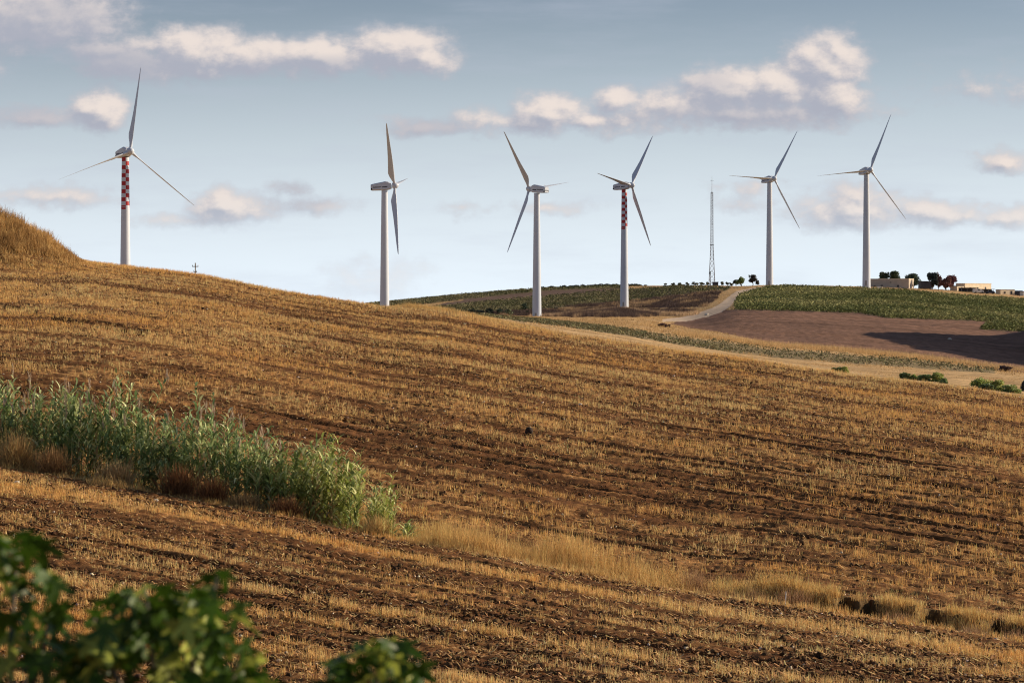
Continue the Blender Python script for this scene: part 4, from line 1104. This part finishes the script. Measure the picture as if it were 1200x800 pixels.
# open carports
def carport(px, D, L, H, rz, lab):
    root = empty('carport', W(px, D), R(rz)); tag(root, lab, 'carport', 'open sheds in the farmyard')
    m = MB(); m.box((0, 0, H), (L, 4, .16)); m.build('roof', roofd, root)
    m = MB(); m.box((0, 1.9, H / 2), (L - .3, .12, H - .2)); m.build('back_wall', hutm, root)
    for sx in (-.46, -.15, .15, .46):
        m = MB(); m.box((sx * L, -1.8, H / 2 - .2), (.14, .14, H + .25)); m.build('post', steel, root)
    return root
carport(1135, 1110, 8, 1.9, 8, 'low dark roofed open carport in front of the farmhouse')
carport(1153.5, 1105, 8, 1.8, 5, 'low dark open shed right of the farmhouse carport')
building('low_store', 1178, 1110, 7.5, 3.5, 2.1, 25, cream, beige, 'low cream store near the right edge of the frame', 'outbuilding', wins=[(-1.5, .9, .8, .9), (2, .9, 1.0, 1.5)], over=.1)
building('dark_store', 1192, 1112, 4, 3, 1.9, 0, hutm, roofd, 'dark blue grey store right of the low cream store', 'outbuilding', over=.15)
building('white_store', 1202.5, 1108, 4.5, 3, 1.9, 20, whitew, roofd, 'white store cut off by the right edge of the frame', 'outbuilding', over=.1)
# parked vehicles in the yard
tyre = mat_plain('tyre_rubber', (.02, .02, .02), .8, .1, 3); glass = mat_plain('car_glass', (.02, .025, .03), .1, .05, 1)
def vehicle(name, px, D, L, H, rz, paint, lab, van=False):
    root = empty(name, W(px, D, .02), R(rz)); tag(root, lab, 'van' if van else 'car')
    m = MB(); hw = .85
    prof = [(-L / 2, .35), (-L / 2, H * .62), (-L / 2 + .15, H if van else H * .66), (-L * .3, H * (1 if van else .98)), (L * (.22 if van else .08), H), (L * .34 if van else L * .24, H * .64), (L / 2 - .1, H * .55), (L / 2, .35)]
    rings = [[(p[0], y_ * (1 - .12 * max(0, p[1] / H - .6)), p[1]) for p in prof] for y_ in (-hw, hw)]
    m.loft([r_ for r_ in rings], sm=False); m.build('body', paint, root)
    for sy in (-1, 1):
        m = MB(); m.box((-.02 * L, sy * (hw - .02), H * .79), (L * (.3 if not van else .2), .04, H * .22)); m.build('side_window', glass, root)
    for sx in (-.31, .31):
        for sy in (-1, 1):
            m = MB(); m.tube([(sx * L, sy * (hw - .14), .33), (sx * L, sy * (hw + .04), .33)], .33, 16); m.build('wheel', tyre, root)
vehicle('parked_van', 1146.5, 1098, 4.6, 1.9, 10, whitew, 'white van parked before the low carports', van=True)
vehicle('parked_car', 1160, 1098, 4.2, 1.45, 175, mat_plain('car_blue', (.04, .05, .09), .3, .05, 1), 'dark blue car parked between the carport and the low cream store')

# ------------------------------------------------------------------ small things in the fields
m = MB(); m.tube([(0, 0, -.2), (.02, 0, .3), (.03, 0, .52)], .018, 8); m.box((.03, 0, .53), (.05, .05, .03)); o = m.build('marker_stake', whitew); o.location = W(920, float(G_D(920)) - .5); tag(o, 'thin white marker stake at the ditch edge in the lower right', 'stake')
# dark clod
import bmesh
def rock(name, loc, sx, sy, sz, mat, lab, cat, seed=1, group=None):
    bm = bmesh.new(); bmesh.ops.create_icosphere(bm, subdivisions=3, radius=1); rr = random.Random(seed)
    o1, o2 = rr.random() * 50, rr.random() * 50
    for v_ in bm.verts:
        k = .75 + .5 * float(fbm(np.array(v_.co.x * 1.4 + o1 + v_.co.z), np.array(v_.co.y * 1.4 + o2), 3))
        v_.co = Vector((v_.co.x * sx * k, v_.co.y * sy * k, v_.co.z * sz * k))
    me = bpy.data.meshes.new(name); bm.to_mesh(me); bm.free(); me.materials.append(mat)
    o = bpy.data.objects.new(name, me); o.location = loc; col.objects.link(o); tag(o, lab, cat, group); return o
clodm = mat_plain('dark_clod', (.035, .02, .014), .95, .4, 4); stonem = mat_plain('white_stone', (.62, .56, .47), .8, .2, 4)
def atpy(px, py):
    """ground point on the near slopes that lies on the bearing px, dip py"""
    D = np.linspace(66, 330, 4000); x = (px - CX) / F * D; p = HY - F * height(x, D) / D
    i = int(np.argmin(np.abs(p - py) + (D > float(R_D(px))) * 1e3)); return W(px, float(D[i]))
p = atpy(620, 508); rock('earth_clod', p + Vector((0, 0, .14)), .22, .2, .24, clodm, 'single big dark clod on the middle of the brown slope', 'clod', 3)
for i, (px, py, s_, lab) in enumerate(((680, 475, .12, 'white stone in the middle of the brown slope above right of the clod'), (961, 456, .13, 'white stone high on the brown slope near the pale field'),
                                       (183, 588, .11, 'whitish stone in the stubble just below the reeds'), (20, 567, .13, 'whitish stone at far left below the ditch edge'))):
    p = atpy(px, py); rock('white_stone', p + Vector((0, 0, .08)), s_, s_ * .8, s_ * .55, stonem, lab, 'stone', 10 + i)
rock('white_stone', W(828, 800, .2), .7, .6, .5, stonem, 'white boulder beside the bend of the dirt road', 'stone', 31)
rock('white_stone', W(841, 1130, .2), .8, .6, .6, stonem, 'white boulder right of the wooden pole near the mast', 'stone', 32)
rock('white_stone', W(1113, 560, .1), .5, .4, .4, stonem, 'white stone in the shaded ploughed field', 'stone', 33)

# ------------------------------------------------------------------ fig bushes close to the camera
fig_mat = mat_attr('fig_leaf', .45, .32, spec=.3)
figs = mat_plain('fig_fruit', (.30, .34, .12), .5, .15, 20)
stemm = mat_plain('fig_bark', (.16, .13, .10), .8, .2, 12)
def leaf_template():
    n = 40; out = []; th = np.linspace(0, 2 * math.pi, n, endpoint=False)
    lobes = [(math.pi / 2, 1.0, .34), (math.pi / 2 + .95, .82, .30), (math.pi / 2 - .95, .82, .30), (math.pi / 2 + 1.95, .55, .3), (math.pi / 2 - 1.95, .55, .3)]
    r_ = np.full(n, .26)
    for (a, ln_, wd_) in lobes:
        d = np.abs((th - a + math.pi) % (2 * math.pi) - math.pi); r_ = np.maximum(r_, ln_ * np.exp(-(d / wd_) ** 2 * .7))
    vs = [(0, 0.0, 0)]
    for f in (.5, 1.0):
        for k in range(n):
            X = math.cos(th[k]) * r_[k] * f * .62; Y = math.sin(th[k]) * r_[k] * f * .62 + .0
            vs.append((X, Y, .10 * abs(X) * 1.8 - .22 * (X * X + Y * Y) + .02 * math.sin(th[k] * 5)))
    q = []; tr = []
    for k in range(n):
        k2 = (k + 1) % n
        tr.append((0, 1 + k, 1 + k2)); q.append((1 + k, 1 + n + k, 1 + n + k2, 1 + k2))
    return np.array(vs), np.array(q), np.array(tr)
LV, LQ, LT = leaf_template()
def fig_bush(base, D, stems, poly_pts, size, lab):
    root = empty('fig_bush', base); tag(root, lab, 'bush', 'out of focus fig shoots in the lower left foreground')
    bv = Vector(base)
    P2 = lambda px, py, D_: Vector(((px - CX) / F * D_, D_, (HY - py) / F * D_)) - bv
    m = MB()
    for st_ in stems:
        pts = [P2(a, b_, D + c_) for (a, b_, c_) in st_]
        m.tube([(pts[0].x, pts[0].y, -.2)] + pts, [.02] + [.016 - .010 * i / len(pts) for i in range(len(pts))], 7)
    m.build('stem', stemm, root)
    VV, QQ, TT, CC = [], [], [], []; b_ = 0
    for i, (px, py, dd_) in enumerate(poly_pts):
        c = P2(px, py, D + dd_)
        s_ = size * random.uniform(.75, 1.25)
        # leaf faces up and outwards, tip drooping
        az = random.uniform(0, 2 * math.pi); tl = random.uniform(.35, 1.35)
        rot = Matrix.Rotation(az, 3, 'Z') @ Matrix.Rotation(-tl, 3, 'X') @ Matrix.Rotation(random.uniform(-.5, .5), 3, 'Y')
        Rm = np.array(rot)
        v_ = (LV * s_) @ Rm.T + np.array(c)
        VV.append(v_); QQ.append(LQ + b_); TT.append(LT + b_); b_ += len(v_)
        k = random.uniform(.7, 1.25)
        cc_ = np.array([.045, .095, .008]) * k if random.random() < .80 else np.array([.36, .40, .07]) * k  # some leaves coloured pale yellow green to paint in sunlit highlights
        CC.append(np.repeat(cc_[None], len(v_), 0))
    np_mesh('foliage', np.concatenate(VV), np.concatenate(QQ), np.concatenate(TT), np.concatenate(CC), fig_mat, True, root)
    return root, P2
def inside(n, outline, dspr, low=900):
    """random leaf places below an outline (px, top py)"""
    o_ = np.array(outline, float); pts = []
    while len(pts) < n:
        px = random.uniform(o_[0, 0], o_[-1, 0]); tp = np.interp(px, o_[:, 0], o_[:, 1]) + 5
        py = tp + (low - tp) * random.random() ** 1.35
        pts.append((px, py, random.uniform(-dspr, dspr)))
    return pts
lp = inside(150, [(-60, 625), (-20, 622), (20, 618), (50, 632), (62, 668), (80, 700), (92, 780)], .35)
r1, P2 = fig_bush((-2.35, 12, float(height(-2.35, 12))), 12.0, [[(15, 860, 0), (12, 760, 0), (20, 640, 0)], [(10, 900, .1), (40, 800, .1), (60, 720, .1)], [(5, 880, -.1), (-20, 720, -.1), (-25, 640, -.1)]], lp, .21, 'tall blurred leafy fig shoot at the left edge of the foreground')
lp = inside(300, [(85, 790), (105, 725), (118, 700), (150, 688), (185, 682), (215, 690), (240, 680), (275, 700), (285, 735), (300, 765), (320, 792)], .45)
lp += [(245, 676, .1), (262, 672, .1), (135, 690, 0), (282, 712, .1)]
r2, P2 = fig_bush((-1.62, 12, float(height(-1.62, 12))), 12.0, [[(185, 880, 0), (180, 780, 0), (170, 690, 0)], [(190, 880, .1), (225, 780, .1), (255, 675, .1)], [(180, 880, -.1), (130, 780, -.1), (110, 725, 0)], [(200, 890, 0), (270, 800, 0), (290, 750, 0)]], lp, .20, 'broad blurred leafy fig bush left of centre in the foreground')
lp = inside(110, [(372, 800), (392, 772), (418, 755), (445, 744), (472, 750), (488, 768), (504, 800)], .3)
r3, P2 = fig_bush((-.65, 12, float(height(-.65, 12))), 12.0, [[(445, 900, 0), (440, 820, 0), (444, 755, 0)]], lp, .19, 'smallest blurred fig shoot at the bottom edge, rightmost of the three')

# ------------------------------------------------------------------ render
scn.render.engine = 'CYCLES'
scn.cycles.filter_width = 1.05; scn.cycles.max_bounces = 6; scn.cycles.transparent_max_bounces = 4
